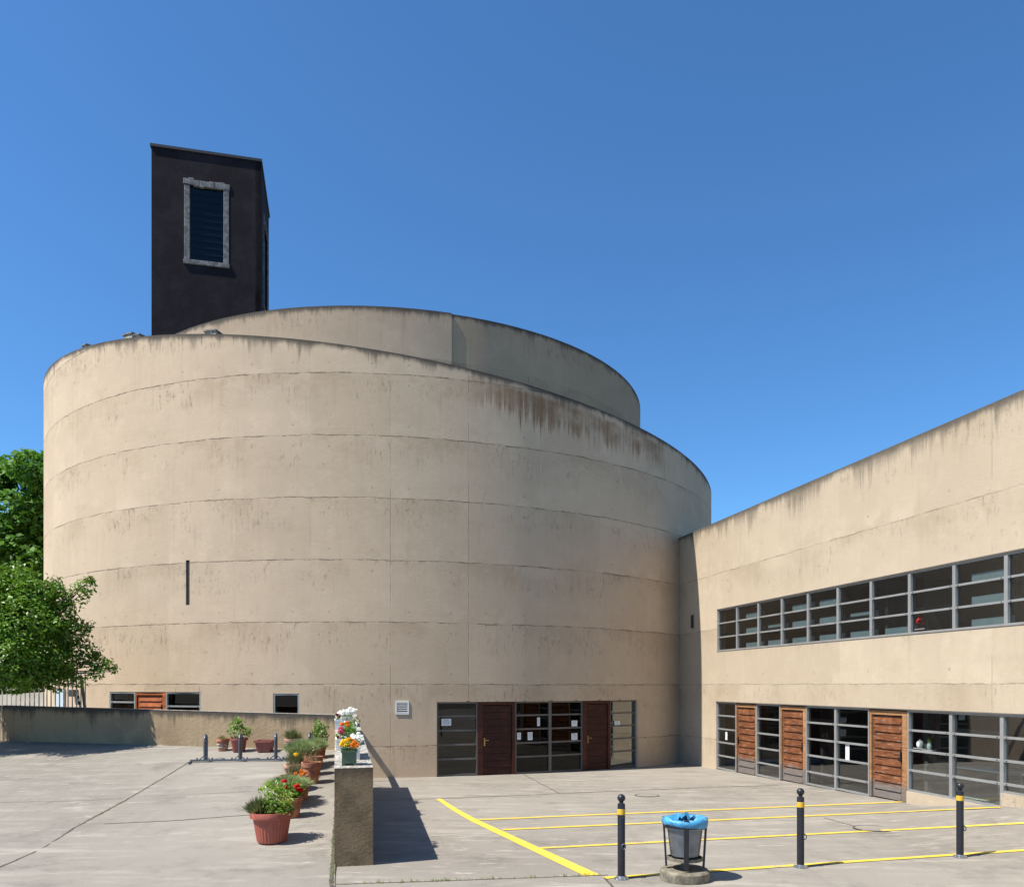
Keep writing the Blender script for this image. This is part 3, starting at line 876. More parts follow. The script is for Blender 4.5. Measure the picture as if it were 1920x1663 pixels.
def paper(S, u, z, w, h, d, label, group, tilt=0.0, tall=None):
    n = (S(u, 0, 0) - S(u, 0, 1)).normalized()
    ax = (S(u + 1e-3, 0, 0) - S(u - 1e-3, 0, 0)).normalized()
    base = S(u, z, d)
    o = thing('paper_notice', base, label, 'notice', group)
    zx = Vector((0, 0, 1)); a2 = (ax + zx * tilt).normalized(); z2 = (zx - ax * tilt).normalized()
    mb = MB(); mb.box((0, 0, 0), (w, 0.002, h), (a2, n, z2)); mb.build('sheet', M['paper'], o)
    mb = MB(); k = 0; y = h / 2 - 0.035
    while y > -h / 2 + 0.03:
        ww = w * (0.78 if k else 0.5) * random.uniform(0.8, 1.0)
        mb.box(z2 * y + n * 0.0022, (ww, 0.001, 0.010 if k else 0.018), (a2, n, z2)); y -= 0.032; k += 1
    mb.build('print', M['print'], o)

# ------------------------------------------------------------------ drum doors and windows
drows = [-0.50 - 0.437 * k for k in range(1, 5)]
zb = -2.735
def db(x0, x1, z1=-0.50, z0=None, **kw):
    um = (x0 + x1) / 2
    zz = z0 if z0 is not None else g_yard(*SD(dphi(um), 0, 0).to_2d()) + 0.012
    return bay(SD, dphi(x0), dphi(x1), zz, z1, kw.pop('bars', drows), church, mat=kw.pop('mat', 'dframe'), gmat=kw.pop('gmat', 'dglass'), **kw)
db(819, 897, vent=True); db(967.5, 1034, gmat='mglass'); db(1034, 1095.5, gmat='mglass'); db(1147, 1195.5, bars=drows, gmat='cglass')
for x0, x1, hs, lab in ((897, 967.5, -1, 'dark red door on the left with its handle at left'), (1095.5, 1147, -1, 'dark red door on the right beside the end pane')):
    zz = g_yard(*SD(dphi((x0 + x1) / 2), 0, 0).to_2d()) + 0.01
    door(SD, dphi(x0), dphi(x1), zz, -0.50, church, 'reddoor', 'reddoor2', hs, jamb=(0.16, 0.10), nb=10, label=lab, hmat='brass', open_tilt=0.006)
# head trim along the whole opening
mb = MB(); a0, a1 = OD[0], OD[1]
for k in range(8):
    p, q = SD(a0 + (a1 - a0) * k / 8, -0.485, 0.05), SD(a0 + (a1 - a0) * (k + 1) / 8, -0.485, 0.05)
    mb.beam(p, q, 0.028, 0.10, (p - DC).to_2d().to_3d())
mb.build('lintel_trim', M['dframe'], church, world=True)
# strip window behind the low wall
db(205.5, 253, z1=-0.20, z0=-1.70, bars=[-0.53], mat='frame', gmat='dglass', bolts=True, recess=0.015)
door(SD, dphi(253), dphi(310.5), -1.74, -0.20, church, 'orangedoor', 'orangedoor', 1, jamb=(0.05, 0.14), nb=8, recess=0.05, label='orange brown boarded door half hidden by the low wall')
db(310.5, 376, z1=-0.20, z0=-1.70, bars=[-0.64], mat='frame', gmat='dglass', recess=0.015)
db(512, 561, z1=-0.24, z0=-1.50, bars=[-0.98], mat='frame', gmat='dglass', bolts=False, recess=0.015)
# slit: black sheet near the face, standing in for the slot's shaded inside
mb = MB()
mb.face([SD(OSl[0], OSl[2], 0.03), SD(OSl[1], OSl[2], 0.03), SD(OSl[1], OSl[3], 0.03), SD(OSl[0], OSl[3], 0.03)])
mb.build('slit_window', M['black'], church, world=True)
# louvred wall vent
a = dphi(754); zc = (dz(754, 1315) + dz(754, 1338)) / 2; vw, vh = 0.40, 0.40
n = (SD(a, 0, 0) - DC).normalized(); n.z = 0; ax = Vector((math.cos(a), math.sin(a), 0)); Z = Vector((0, 0, 1))
c = SD(a, zc, 0)
mb = MB()
for s in (-1, 1):
    mb.box(c + ax * s * (vw / 2 - 0.02) + n * 0.004, (0.04, 0.04, vh), (ax, n, Z))
    mb.box(c + Z * s * (vh / 2 - 0.02) + n * 0.004, (vw - 0.08, 0.038, 0.04), (ax, n, Z))
for k in range(6):
    zz = -vh / 2 + 0.06 + k * 0.057
    t2 = (n * 0.8 - Z * 0.6).normalized()
    mb.box(c + Z * zz + n * 0.012, (vw - 0.08, 0.022, 0.014), (ax, t2, ax.cross(t2)))
v_ = mb.build('wall_vent', M['white'], church, world=True)
mb = MB(); mb.box(c + n * 0.003, (vw - 0.06, 0.004, vh - 0.06), (ax, n, Z)); mb.build('dark_back', M['black'], v_)
G = 'sheets of paper taped inside the drum glazing'
for px, py, w, h, lab in ((838, 1354, 0.30, 0.21, 'wide notice in the glazing left of both dark red doors'), (976, 1380, 0.13, 0.22, 'narrow notice lowest left in the middle glazing'),
                          (997, 1380, 0.17, 0.25, 'tall notice in the middle glazing beside the narrow one'), (1081, 1356, 0.23, 0.19, 'upper of two square notices left of the right dark red door'),
                          (1081, 1381, 0.24, 0.22, 'lower of two square notices left of the right dark red door'), (1162, 1357, 0.26, 0.20, 'single notice in the end pane right of the right dark red door')):
    paper(SD, dphi(px), dz(px, py), w, h, 0.118, lab, G, tilt=random.uniform(-.03, .03))
a = dphi(1013); o = paper(SD, a, dz(1013, 1353), 0.10, 0.27, 0.118, 'slim pale leaflet highest in the middle glazing of the drum', G)
# pale door, lamp box at the drum's far left foot
mb = MB(); a0, a1 = dphi(109), dphi(122)
mb.beam(SD((a0 + a1) / 2, -1.6, -0.02), SD((a0 + a1) / 2, dz(115, 1291), -0.02), 0.9, 0.05, SD(a0, 0, 0) - DC)
mb.build('side_door', M['palegate'], church, world=True)

# ------------------------------------------------------------------ bell tower
TA = Vector(((284 - PX) / F * 34.5, 34.5, 0)); TWd, TDp, TT = 4.66, 4.3, 24.03
tower = thing('bell_tower', Vector((TA.x + 2, TA.y + 2, 11.0)), 'tall dark square tower with one framed window facing the viewer', 'tower')
def ST(a, z, d): return TA + E1 * a + E2 * d + Vector((0, 0, z))
def tower_px(px, py):                         # pixel -> (a, z) on the tower's front
    t = (px - PX) / F
    a = (t * TA.y - TA.x) / (E1.x - t * E1.y)
    return a, (HY - py) / F * (TA.y + a * E1.y)
wa0, wz1 = tower_px(356, 352); wa1, wz0 = tower_px(419, 489)
wz1 = tower_px(388, 352)[1]; wz0 = tower_px(388, 491)[1]
mb = wall_mesh(ST, [0, TWd], [10.5, TT], [(wa0, wa1, wz0, wz1)], 0.25)
S_r = lambda a, z, d: TA + E1 * (TWd - d) + E2 * a + Vector((0, 0, z))
m2 = wall_mesh(S_r, [0.0, TDp], [10.5, TT - 0.001], [(1.1, 3.3, wz0 - 1.2, wz1 - 0.3)], 0.24)
for (b, c) in ((0.25, TDp),):
    mb.face([ST(0, 10.5, b), ST(0, 10.5, c), ST(0, TT, c), ST(0, TT, b)])
    mb.face([ST(0, 10.5, c), ST(TWd - 0.24, 10.5, c), ST(TWd - 0.24, TT, c), ST(0, TT, c)])
k0 = len(mb.v); mb.v += m2.v; mb.f += [tuple(i + k0 for i in f) for f in m2.f]; mb.mi += m2.mi
mb.build('wall', M['tower'], tower, world=True)
mb = MB(); e = 0.055
mb.box(ST(TWd / 2, TT + 0.06, TDp / 2), (TWd + 2 * e, TDp + 2 * e, 0.12), (E1, E2, Z))
mb.build('roof_cap', M['tower_cap'], tower, world=True)
mb = MB(); fw = 0.24                         # rough surround, slightly proud
mb.box(ST(wa0 - fw / 2, (wz0 + wz1) / 2, 0.04), (fw, 0.12, wz1 - wz0), (E1, E2, Z))
mb.box(ST(wa1 + fw / 2, (wz0 + wz1) / 2, 0.04), (fw, 0.12, wz1 - wz0), (E1, E2, Z))
for k in range(9):                            # uneven lintel of mortar lumps
    w = (wa1 - wa0 + 2 * fw + 0.06) / 9
    mb.box(ST(wa0 - fw - 0.03 + w * (k + .5), wz1 + 0.13 + random.uniform(-.03, .05), 0.034 - 0.004 * (k % 3)), (w * 1.08, 0.13, 0.24 + random.uniform(0, .08)), (E1, E2, Z))
mb.box(ST((wa0 + wa1) / 2, wz0 - 0.10, 0.035), (wa1 - wa0 + 2 * fw + 0.06, 0.19, 0.2), (E1, E2, Z))
sur = mb.build('window_surround', M['tower_stone'], tower, world=True, bevel=0.02)
mb = MB(); nb = 11
for k in range(nb):
    z = wz0 + (wz1 - wz0) * (k + 0.5) / nb
    t2 = (E2 * 0.45 + Z * 0.9).normalized()
    mb.box(ST((wa0 + wa1) / 2, z, 0.16), (wa1 - wa0 - 0.02, 0.02, (wz1 - wz0) / nb * 0.84), (E1, E1.cross(t2), t2))
mb.build('louvre', M['louvre'], tower, world=True)
mb = MB(); p = ST((wa0 + wa1) / 2, (wz0 + wz1) / 2, 0)
mb.face([ST(wa0, wz0, 0.07), ST(wa1, wz0, 0.07), ST(wa1, wz1, 0.07), ST(wa0, wz1, 0.07)])
mb.build('glass_pane', M['mglass'], tower, world=True)
mb = MB()
mb.face([S_r(1.1, wz0 - 1.2, .1), S_r(3.3, wz0 - 1.2, .1), S_r(3.3, wz1 - .3, .1), S_r(1.1, wz1 - .3, .1)])
sw = mb.build('side_window', M['louvre'], tower, world=True)
mb = MB()
for a_ in (1.05, 3.35): mb.beam(S_r(a_, wz0 - 1.2, -.03), S_r(a_, wz1 - .3, -.03), 0.12, 0.06, E1)
for z_ in (wz0 - 1.2, wz1 - .3): mb.beam(S_r(0.99, z_, -.032), S_r(3.41, z_, -.032), 0.12, 0.06, E1)
mb.build('frame', M['tower_stone'], sw)

# ------------------------------------------------------------------ the wing on the right
WT = 5.52
def SW(s, z, d): return W0 + WU * s + E1 * d + Vector((0, 0, z))
def ws(px):
    k = (px - PX) / F
    return (W0.y * k - W0.x) / (-WU.y * k + WU.x)
def wz(px, py): return (HY - py) / F * (W0 + WU * ws(px)).y
wing = thing('school_wing', SW(8, -3.0, 3), 'long cream concrete wing with a grey strip window above wooden doors', 'building')
SE = 30.0
up = [1344.5, 1379.9, 1420, 1463.9, 1512.8, 1568.7, 1630.9, 1703, 1786.5, 1883.8]
us_ = [ws(x) for x in up]; stp = us_[-1] - us_[-2]
while us_[-1] + stp < 24: us_.append(us_[-1] + stp)
OU = (us_[0], us_[-1], 1.15, 2.54)
lz1 = -0.555
L = {k: ws(k) for k in (1342.8, 1378.5, 1416.5, 1461, 1509.5, 1564.5, 1628, 1699.5, 1780.5, 1876)}
k4 = list(L.values()); w4 = k4[-1] - k4[-2]
OL1 = (k4[0], k4[7], -3.3, lz1)
OL2 = (k4[7], k4[9], -2.37, lz1)
OL3 = (k4[9], k4[9] + 4 * w4, -2.07, lz1)
mb = wall_mesh(SW, [-2.5, SE], [-3.6, WT], [OU, OL1, OL2, OL3], 0.32)
uvw = lambda p: ((p - W0).dot(WU), p.z, WT - p.z)
mb.build('wall', M['wing'], wing, uvf=uvw, world=True)
mb = MB()
mb.box(SW(SE / 2 - 1, WT - 0.30, 4.6), (SE + 3, 8.5, 0.2), (WU, E1, Z))
mb.build('roof', M['roof'], wing, world=True)
mb = MB()
mb.box(SW(SE / 2 - 1, 1.0, 8.9), (SE + 3, 0.3, 9.2), (WU, E1, Z))
mb.box(SW(SE, 1.0, 4.6), (0.3, 8.3, 9.1), (WU, E1, Z))
mb.build('rear_wall', M['wing'], wing, uvf=uvw, world=True)
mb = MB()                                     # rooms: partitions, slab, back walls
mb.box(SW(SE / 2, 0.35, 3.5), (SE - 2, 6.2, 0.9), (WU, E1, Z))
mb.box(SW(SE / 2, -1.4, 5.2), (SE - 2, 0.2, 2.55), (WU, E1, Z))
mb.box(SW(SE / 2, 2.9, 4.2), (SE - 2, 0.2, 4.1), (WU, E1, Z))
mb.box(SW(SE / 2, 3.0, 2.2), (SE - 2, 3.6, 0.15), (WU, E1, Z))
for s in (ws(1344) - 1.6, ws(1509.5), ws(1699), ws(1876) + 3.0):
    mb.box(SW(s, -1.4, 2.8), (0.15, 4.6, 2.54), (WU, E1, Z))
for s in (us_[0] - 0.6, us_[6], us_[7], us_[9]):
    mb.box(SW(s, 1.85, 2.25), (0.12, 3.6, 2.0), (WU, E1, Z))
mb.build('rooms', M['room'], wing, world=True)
# furniture of the ground-floor room on the right, seen through the panes
def table(s, d, w, label):
    o = thing('table', SW(s, -2.55, d), label, 'table', 'tables inside the ground floor room')
    mb = MB(); mb.box((0, 0, 0.74), (w, 0.7, 0.035), (WU, E1, Z)); mb.build('top', M['blind'], o)
    for a in (-1, 1):
        for b in (-1, 1):
            mb = MB(); mb.box(WU * (a * (w / 2 - .06)) + E1 * (b * .29) + Z * 0.36, (.04, .04, .72), (WU, E1, Z)); mb.build('leg', M['galv'], o)
sA = ws(1699.5)
for s_, d_, w_, lab in ((sA + 0.9, 1.3, 1.3, 'pale table just inside the first large pane'), (sA + 2.6, 1.5, 1.4, 'pale table inside the pane behind the rightmost bollard'), (sA + 4.4, 1.4, 1.4, 'pale table inside the last pane at the right edge')):
    table(s_, d_, w_, lab)
mb = MB()
for s_ in (sA + 1.7, sA + 3.9): mb.box(SW(s_, -1.65, 3.25), (1.5, 0.5, 1.7), (WU, E1, Z))
mb.build('cupboards', M['blind'], wing, world=True)
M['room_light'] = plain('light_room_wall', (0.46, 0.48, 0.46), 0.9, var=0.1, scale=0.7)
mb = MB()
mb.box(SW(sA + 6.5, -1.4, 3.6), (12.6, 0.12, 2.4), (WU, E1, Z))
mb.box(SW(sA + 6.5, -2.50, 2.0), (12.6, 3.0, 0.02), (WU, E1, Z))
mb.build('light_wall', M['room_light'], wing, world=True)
# upper strip
urows = [1.15 + 1.39 * k / 3 for k in (1, 2)]
for i in range(len(us_) - 1):
    lst = {0: 0, 2: 0b011, 5: 0b011, 6: 0b001, 7: 0b000}.get(i, 0b111)
    bay(SW, us_[i], us_[i + 1], 1.15, 2.54, urows, wing, fw=0.042, recess=0.03, ledge=(0.22, 0.185, 0.16, lst), vent=i in (0, 2, 5, 7, 9))
mb = MB(); mb.beam(SW(OU[0], 2.553, 0.04), SW(OU[1], 2.553, 0.04), 0.022, 0.09, -E1); mb.beam(SW(OU[0], 1.137, 0.04), SW(OU[1], 1.137, 0.04), 0.022, 0.09, -E1)
mb.build('window_flashing', M['dframe'], wing, world=True)
# ground floor
rows = [lz1 - 0.447 * k for k in range(1, 5)]
def gb(i, z0=None, bars=None, **kw):
    s0, s1 = k4[i], k4[i + 1]
    p = SW((s0 + s1) / 2, 0, 0)
    zz = z0 if z0 is not None else g_yard(p.x, p.y) + 0.015
    return bay(SW, s0, s1, zz, lz1, bars or [r for r in rows if r > zz + 0.2], wing, fw=0.043, recess=0.03, **kw)
gb(0); gb(2); gb(4, vent=True); gb(5)
gb(7, -2.37, rows[:3], gmat='cglass'); gb(8, -2.37, rows[:3], vent=True, gmat='cglass')
for k in range(4):
    bay(SW, k4[9] + w4 * k, k4[9] + w4 * (k + 1), -2.07, lz1, rows[:3], wing, fw=0.043, recess=0.03, gmat='cglass')
for i, hs, jm, lab in ((1, -1, (0.03, 0.10), 'narrowest boarded door with its handle at left'), (3, 1, (0.05, 0.16), 'weathered boarded door in the middle of the three'), (6, 1, (0.06, 0.18), 'widest weathered boarded door beside the large panes')):
    s0, s1 = k4[i], k4[i + 1]; p = SW((s0 + s1) / 2, 0, 0)
    door(SW, s0, s1, g_yard(p.x, p.y) + 0.012, lz1 - 0.03, wing, 'door', 'jamb', hs, jamb=jm, label=lab, recess=0.06)
mb = MB(); s_end = OL3[1]
mb.beam(SW(OL1[0], lz1 + 0.013, 0.03), SW(s_end, lz1 + 0.013, 0.03), 0.024, 0.10, -E1)
mb.build('lintel_flashing', M['dframe'], wing, world=True)
# small dark vent window near the corner
a_, z_ = ws(1299), wz(1299, 1165)
mb = MB()
for s in (-1, 1):
    mb.beam(SW(a_ + s * 0.09, z_ - 0.24, -0.01), SW(a_ + s * 0.09, z_ + 0.24, -0.01), 0.03, 0.05, -E1)
    mb.beam(SW(a_ - 0.075, z_ + s * 0.225, -0.01), SW(a_ + 0.075, z_ + s * 0.225, -0.01), 0.03, 0.048, -E1)
v_ = mb.build('wall_vent', M['dframe'], wing, world=True)
mb = MB(); mb.box(SW(a_, z_, -0.004), (0.16, 0.012, 0.43), (WU, E1, Z)); mb.build('dark_back', M['black'], v_)
G = 'sheets of paper taped inside the wing glazing'
paper(SW, ws(1358), wz(1358, 1379), 0.13, 0.27, 0.075, 'narrow pale notice in the pane left of the narrowest wooden door', G)
paper(SW, ws(1584), wz(1584, 1410), 0.15, 0.42, 0.075, 'long pale notice in the pane left of the widest wooden door', G)
# things standing on the bars inside the panes
def trinket(px, py, kind, label, cat, name):
    s = ws(px); z = wz(px, py)
    p = SW(s, z, 0.14)
    o = thing(name, p, label, cat, 'ornaments on the window bars')
    if kind == 'vase':
        mb = MB(); mb.lathe([(0.035, 0), (0.05, 0.05), (0.045, 0.1), (0.03, 0.13), (0.036, 0.15)], 16); mb.build('pot', M['white'], o, smooth=True)
        P, O = clump_points([(0, 0, 0.2, .05, .05, .07)], 60000); np_mesh('foliage', leaf_quads(P, 0.04, out=O), 4, M['lime'], o)
    elif kind == 'bowl':
        mb = MB(); mb.lathe([(0.05, 0), (0.075, 0.06), (0.07, 0.12), (0.045, 0.16), (0.001, 0.17)], 16); mb.build('bowl', M['white'], o, smooth=True)
        mb = MB(); mb.lathe([(0.03, 0.168), (0.001, 0.2)], 12); mb.build('knob', M['galv'], o)
    elif kind == 'flower':
        mb = MB(); mb.tube([(0, 0, 0), (0.01, 0, 0.12)], 0.006, 6); mb.build('stem', M['bush'], o)
        P, O = clump_points([(0, 0, 0.18, .11, .05, .13)], 40000); np_mesh('petals', leaf_quads(P, 0.07, out=O), 4, M['fl_red'], o)
    mb = MB(); mb.box((0, 0, -0.012), (0.30, 0.12, 0.02), (WU, E1, Z)); mb.build('shelf', M['frame'], o)
trinket(1715, 1402, 'bowl', 'white round ornament in the pane right of the widest wooden door', 'ornament', 'ornament')
trinket(1732, 1405, 'vase', 'small green plant in a white pot behind the pane', 'plant', 'window_plant')
trinket(1718, 1178, 'flower', 'red flower behind the dark upper strip window', 'flower', 'red_flower')

# ------------------------------------------------------------------ low wall and planter wall on the left
def prism_wall(name, a, b, zb0, zb1, zt0, zt1, thick, out, mats, label, cat, ext=0, top_m=None, sub=24):
    """wall standing on a->b; out = side vector of its thickness"""
    n = sub; d = (b - a)
    o = thing(name, Vector((a.x, a.y, min(zb0, zb1))), label, cat)
    mb, cp = MB(), MB()
    def pt(t, side, z): 
        p = a + d * t + out * (thick * side); return Vector((p.x, p.y, z))
    for k in range(n):
        t0, t1 = k / n, (k + 1) / n
        za, zb_ = zt0 + (zt1 - zt0) * t0, zt0 + (zt1 - zt0) * t1
        ba, bb = zb0 + (zb1 - zb0) * t0, zb0 + (zb1 - zb0) * t1
        for s in (0, 1): mb.face([pt(t0, s, ba), pt(t1, s, bb), pt(t1, s, zb_), pt(t0, s, za)])
        cp.face([pt(t0, 0, za), pt(t1, 0, zb_), pt(t1, 1, zb_), pt(t0, 1, za)])
    for t, zz, bz in ((0, zt0, zb0), (1, zt1, zb1)): mb.face([pt(t, 0, bz), pt(t, 1, bz), pt(t, 1, zz), pt(t, 0, zz)])
    L = d.length; dn = d.normalized()
    uvf = lambda p: ((p - a).dot(dn) + (p - a).dot(out) * 0.9, p.z, (zt0 + (zt1 - zt0) * (p - a).dot(dn) / L) - p.z)
    return o, mb, cp, uvf
LA = LW0 + LWD * 0.0; LB = LW0 + LWD * 18.0
zt1 = -0.745 + (0.158 / 11.28) * 18.0
lw, mb, cp, uvf = prism_wall('low_wall', LA, LB, -2.3, -2.3, -0.745, zt1, 0.22, LWN, None, 'low stained concrete wall across the back of the terrace', 'wall')
mb.build('wall_body', M['lowwall'], lw, uvf=uvf, world=True)
cp.build('coping', M['coping'], lw, world=True)

PL = 9.45
def z_pw(t): return -1.15 + 0.0455 * t * 0.975
pw, mb, cp, uvf = prism_wall('planter_wall', P0, P0 + E2 * PL, -3.2, -3.2, z_pw(0), z_pw(PL), 0.53, E1, None, 'thick rough concrete wall end carrying flower boxes on top', 'wall', sub=40)
o = mb.build('wall_body', M['pillar'], pw, uvf=lambda p: ((p - P0).dot(E1) + (p - P0).dot(E2), p.z, z_pw((p - P0).dot(E2)) - p.z), world=True)
cp.build('coping', M['coping'], pw, world=True)

# railing closing the gap between planter wall and drum
rl = thing('railing', P0 + E2 * PL + E1 * 0.25, 'grey railing between the planter wall and the drum', 'railing')
ra = P0 + E2 * (PL + 0.02) + E1 * 0.25; ra.z = z_pw(PL) - 0.06
rb = P0 + E2 * (PL + 3.35) + E1 * 0.25; rb.z = ra.z + 0.05
mb = MB(); mb.beam(ra, rb, 0.10, 0.15, Z); mb.build('handrail', M['rail'], rl, world=True)
for t in (0.06, 0.52):
    p = ra.lerp(rb, t); gz = g_terrace(p.x, p.y)
    mb = MB(); mb.beam((p.x, p.y, -2.9), (p.x, p.y, p.z - 0.051), 0.09, 0.09, E1); mb.build('post', M['rail'], rl, world=True)

# ------------------------------------------------------------------ fence and things behind the low wall
def fence(name, a, b, zt, zb0, n, label, thick=0.012):
    o = thing(name, Vector((a.x, a.y, zb0)), label, 'fence', None)
    for k in range(n + 1):
        p = a.lerp(b, k / n)
        mb = MB(); mb.box((p.x, p.y, (zt + zb0) / 2), (thick * 2, thick * 2, zt - zb0)); mb.build('bar', M['fence'], o, world=True)
    mb = MB()
    for z in (zt - 0.06, zb0 + 0.1):
        mb.beam((a.x, a.y, z), (b.x, b.y, z), 0.035, 0.03, LWN)
    mb.build('rail', M['fence'], o, world=True)
    return o
def on_lw(px, off):                          # point on the low wall's line, off metres behind it
    t = (px - PX) / F; q = LW0 + LWN * off
    k = (t * q.y - q.x) / (LWD.x - t * LWD.y); return q + LWD * k
fence('metal_fence', on_lw(-70, 0.45), on_lw(82, 0.45), -0.06, -1.62, 18, 'low pale bar fence behind the low wall at far left')
fence('metal_fence', on_lw(88, 0.6), on_lw(160, 0.6), 0.42, -1.62, 9, 'taller pale bar fence panel beside the drum behind the tree')
a_ = on_lw(4, -0.03); b_ = a_ - LWN * 1.5
fence('metal_fence', a_, b_, -0.60, -1.74, 13, 'pale bar fence standing square to the low wall just past the left edge', 0.011)
p = on_lw(163, 0.62)
mb = MB(); mb.beam((p.x - 0.18, p.y, 0.30), (p.x + 0.06, p.y, -1.62), 0.06, 0.06, LWN)
tag(mb.build('leaning_post', M['dframe']), 'dark leaning post beside the taller fence panel', 'post')
# striped warning pole
o = thing('warning_pole', on_lw(158, 0.9) + Vector((0, 0, -1.62)), 'black and white striped pole leaning behind the low wall', 'pole')
A_, B_ = Vector((-0.22, 0, 1.40)), Vector((0.12, 0, 0.0))
for nm, mt, par in (('white_band', 'white', 0), ('black_band', 'black', 1)):
    mb = MB()
    for k in range(16):
        if k % 2 == par: mb.tube([A_.lerp(B_, k / 16), A_.lerp(B_, (k + 1) / 16)], 0.035, 10)
    mb.build(nm, M[mt], o)
# small wall lamp box on the drum at far left
a = dphi(143); c = SD(a, dz(143, 1299), -0.09)
o = thing('junction_box', c, 'small dark box fixed to the drum above the fence', 'box', rz=a)
mb = MB(); mb.box((0, 0, 0), (0.34, 0.18, 0.24)); mb.build('case', M['dframe'], o, bevel=0.015)
mb = MB(); mb.box((0, -0.095, 0), (0.28, 0.012, 0.18)); mb.build('cover', M['bollard'], o)
# far left: pale ramp parapet and brown house wall
mb = MB()
pts = [(-31, 33, -0.95), (-17.9, 30.5, -0.22), (-17.9, 31.0, -0.22), (-31, 33.5, -0.95)]
mb.face(pts)
for i in range(4):
    a_, b_ = pts[i], pts[(i + 1) % 4]; mb.face([a_, b_, (b_[0], b_[1], -3.6), (a_[0], a_[1], -3.6)])
tag(mb.build('ramp_parapet', M['pale_wall']), 'pale sloping parapet beyond the fence at far left', 'wall')
hs_ = thing('brown_house', (-34, 47, -3.6), 'low brown house wall beyond the fence under the big tree', 'house')
mb = MB(); mb.box((-34, 48, -1.5), (20, 8, 3.8)); mb.build('wall', M['brown_wall'], hs_, world=True)
mb = MB(); mb.box((-34, 48, 0.5), (20.6, 8.6, 0.2)); mb.build('roof', M['roof'], hs_, world=True)

# ------------------------------------------------------------------ trees
def limb(mb, a, b, r0, r1, wob, n=7):
    a, b = Vector(a), Vector(b); pts, rs = [], []
    for k in range(n + 1):
        t = k / n; p = a.lerp(b, t)
        if 0 < k < n: p += Vector((random.uniform(-1, 1), random.uniform(-1, 1), random.uniform(-.4, .4))) * wob
        pts.append(p); rs.append(r0 + (r1 - r0) * t)
    mb.tube(pts, rs, 9); return pts

def tree(name, base, clumps, density, size, trunk_r, fork, label, mat, aspect=0.55, group=None, stray=0.0, twigs=2, shell=0.55):
    o = thing(name, Vector(base), label, 'tree', group)
    b = Vector(base); mb = MB()
    limb(mb, b, b + Vector(fork), trunk_r, trunk_r * 0.7, trunk_r * 0.3)
    for c in clumps:
        e = Vector(c[:3])
        pts = limb(mb, b + Vector(fork), e, trunk_r * 0.30, trunk_r * 0.07, 0.10 * (e - b).length * 0.3)
        for _ in range(twigs):
            q = Vector((random.gauss(0, 1), random.gauss(0, 1), random.gauss(0.2, 1))).normalized()
            limb(mb, pts[-2], e + Vector((q.x * c[3], q.y * c[4], q.z * c[5])) * 0.85, trunk_r * 0.10, 0.006, 0.05, 4)
    mb.build('trunk', M['bark'], o, smooth=60, world=True)
    rg = np.random.default_rng(len(clumps) * 7 + int(size * 1000))
    P, O = clump_points(clumps, density, rg, shell)
    # gaps: throw out leaves where a coarse 3D pattern is low
    q = np.sin(P[:, 0] * 5.1 / size * 0.06 + 1.3) * np.cos(P[:, 1] * 4.3 / size * 0.06 + .7) * np.sin(P[:, 2] * 5.7 / size * 0.06 + 2.1) + rg.normal(size=len(P)) * 0.26
    keep = q > -0.30
    P, O = P[keep], O[keep]
    V = leaf_quads(P, size, 0.45, O, aspect, rg)
    np_mesh('crown', V, 4, M[mat], o, loc=-o.location)
    return o
def cl(px, py, Y, r, ry=None, rz=None):       # a clump seen at a pixel, Y metres away, r metres wide
    return ((px - PX) / F * Y, Y, (HY - py) / F * Y, r, ry or r, rz or r * 0.8)
tree('small_tree', (-15.4, 21.2, -1.8),
     [cl(20, 1130, 21.2, 1.07), cl(70, 1100, 20.8, 0.62), cl(45, 1170, 20.4, 0.90), cl(100, 1160, 21.1, 0.70), cl(95, 1120, 21.4, 0.54), cl(148, 1118, 21.2, 0.31, 0.34, 0.34), cl(160, 1098, 21.2, 0.26, 0.26, 0.24), cl(170, 1088, 21.2, 0.14, 0.16, 0.12), cl(103, 1092, 21.4, 0.24), cl(60, 1068, 21.0, 0.36), cl(215, 1257, 21.1, 0.13), cl(105, 1290, 21.1, 0.22, 0.3, 0.14), cl(148, 1282, 21.2, 0.2, 0.3, 0.14), cl(125, 1270, 20.9, 0.34, 0.4, 0.24), cl(60, 1278, 20.7, 0.42, 0.5, 0.26), cl(20, 1285, 20.7, 0.42, 0.5, 0.24), cl(90, 1262, 20.6, 0.42, 0.4, 0.3), cl(180, 1262, 20.9, 0.24, 0.3, 0.16),
      cl(130, 1185, 21.0, 0.52), cl(158, 1168, 21.1, 0.28), cl(155, 1225, 21.1, 0.45), cl(185, 1243, 21.1, 0.31, 0.34, 0.23), cl(206, 1246, 21.1, 0.17, 0.23, 0.14), cl(172, 1272, 21.1, 0.25, 0.34, 0.18), cl(95, 1232, 20.6, 0.70),
      cl(30, 1235, 20.3, 0.96), cl(70, 1200, 21.8, 0.90), cl(120, 1262, 21.2, 0.34, 0.45, 0.23), cl(-40, 1180, 20.9, 1.24), cl(-70, 1110, 21.4, 1.13), cl(-110, 1210, 20.7, 1.13), cl(-20, 1260, 21.0, 0.68), cl(-150, 1140, 21.4, 1.02), cl(18, 1085, 21.1, 0.56), cl(-60, 1235, 21.9, 1.02), cl(50, 1235, 22.1, 0.85)],
     5600, 0.125, 0.13, (0.15, -0.05, 2.05), 'leafy green tree overhanging the low wall at far left', 'tree', 0.5)
far = []
rg0 = random.Random(5)
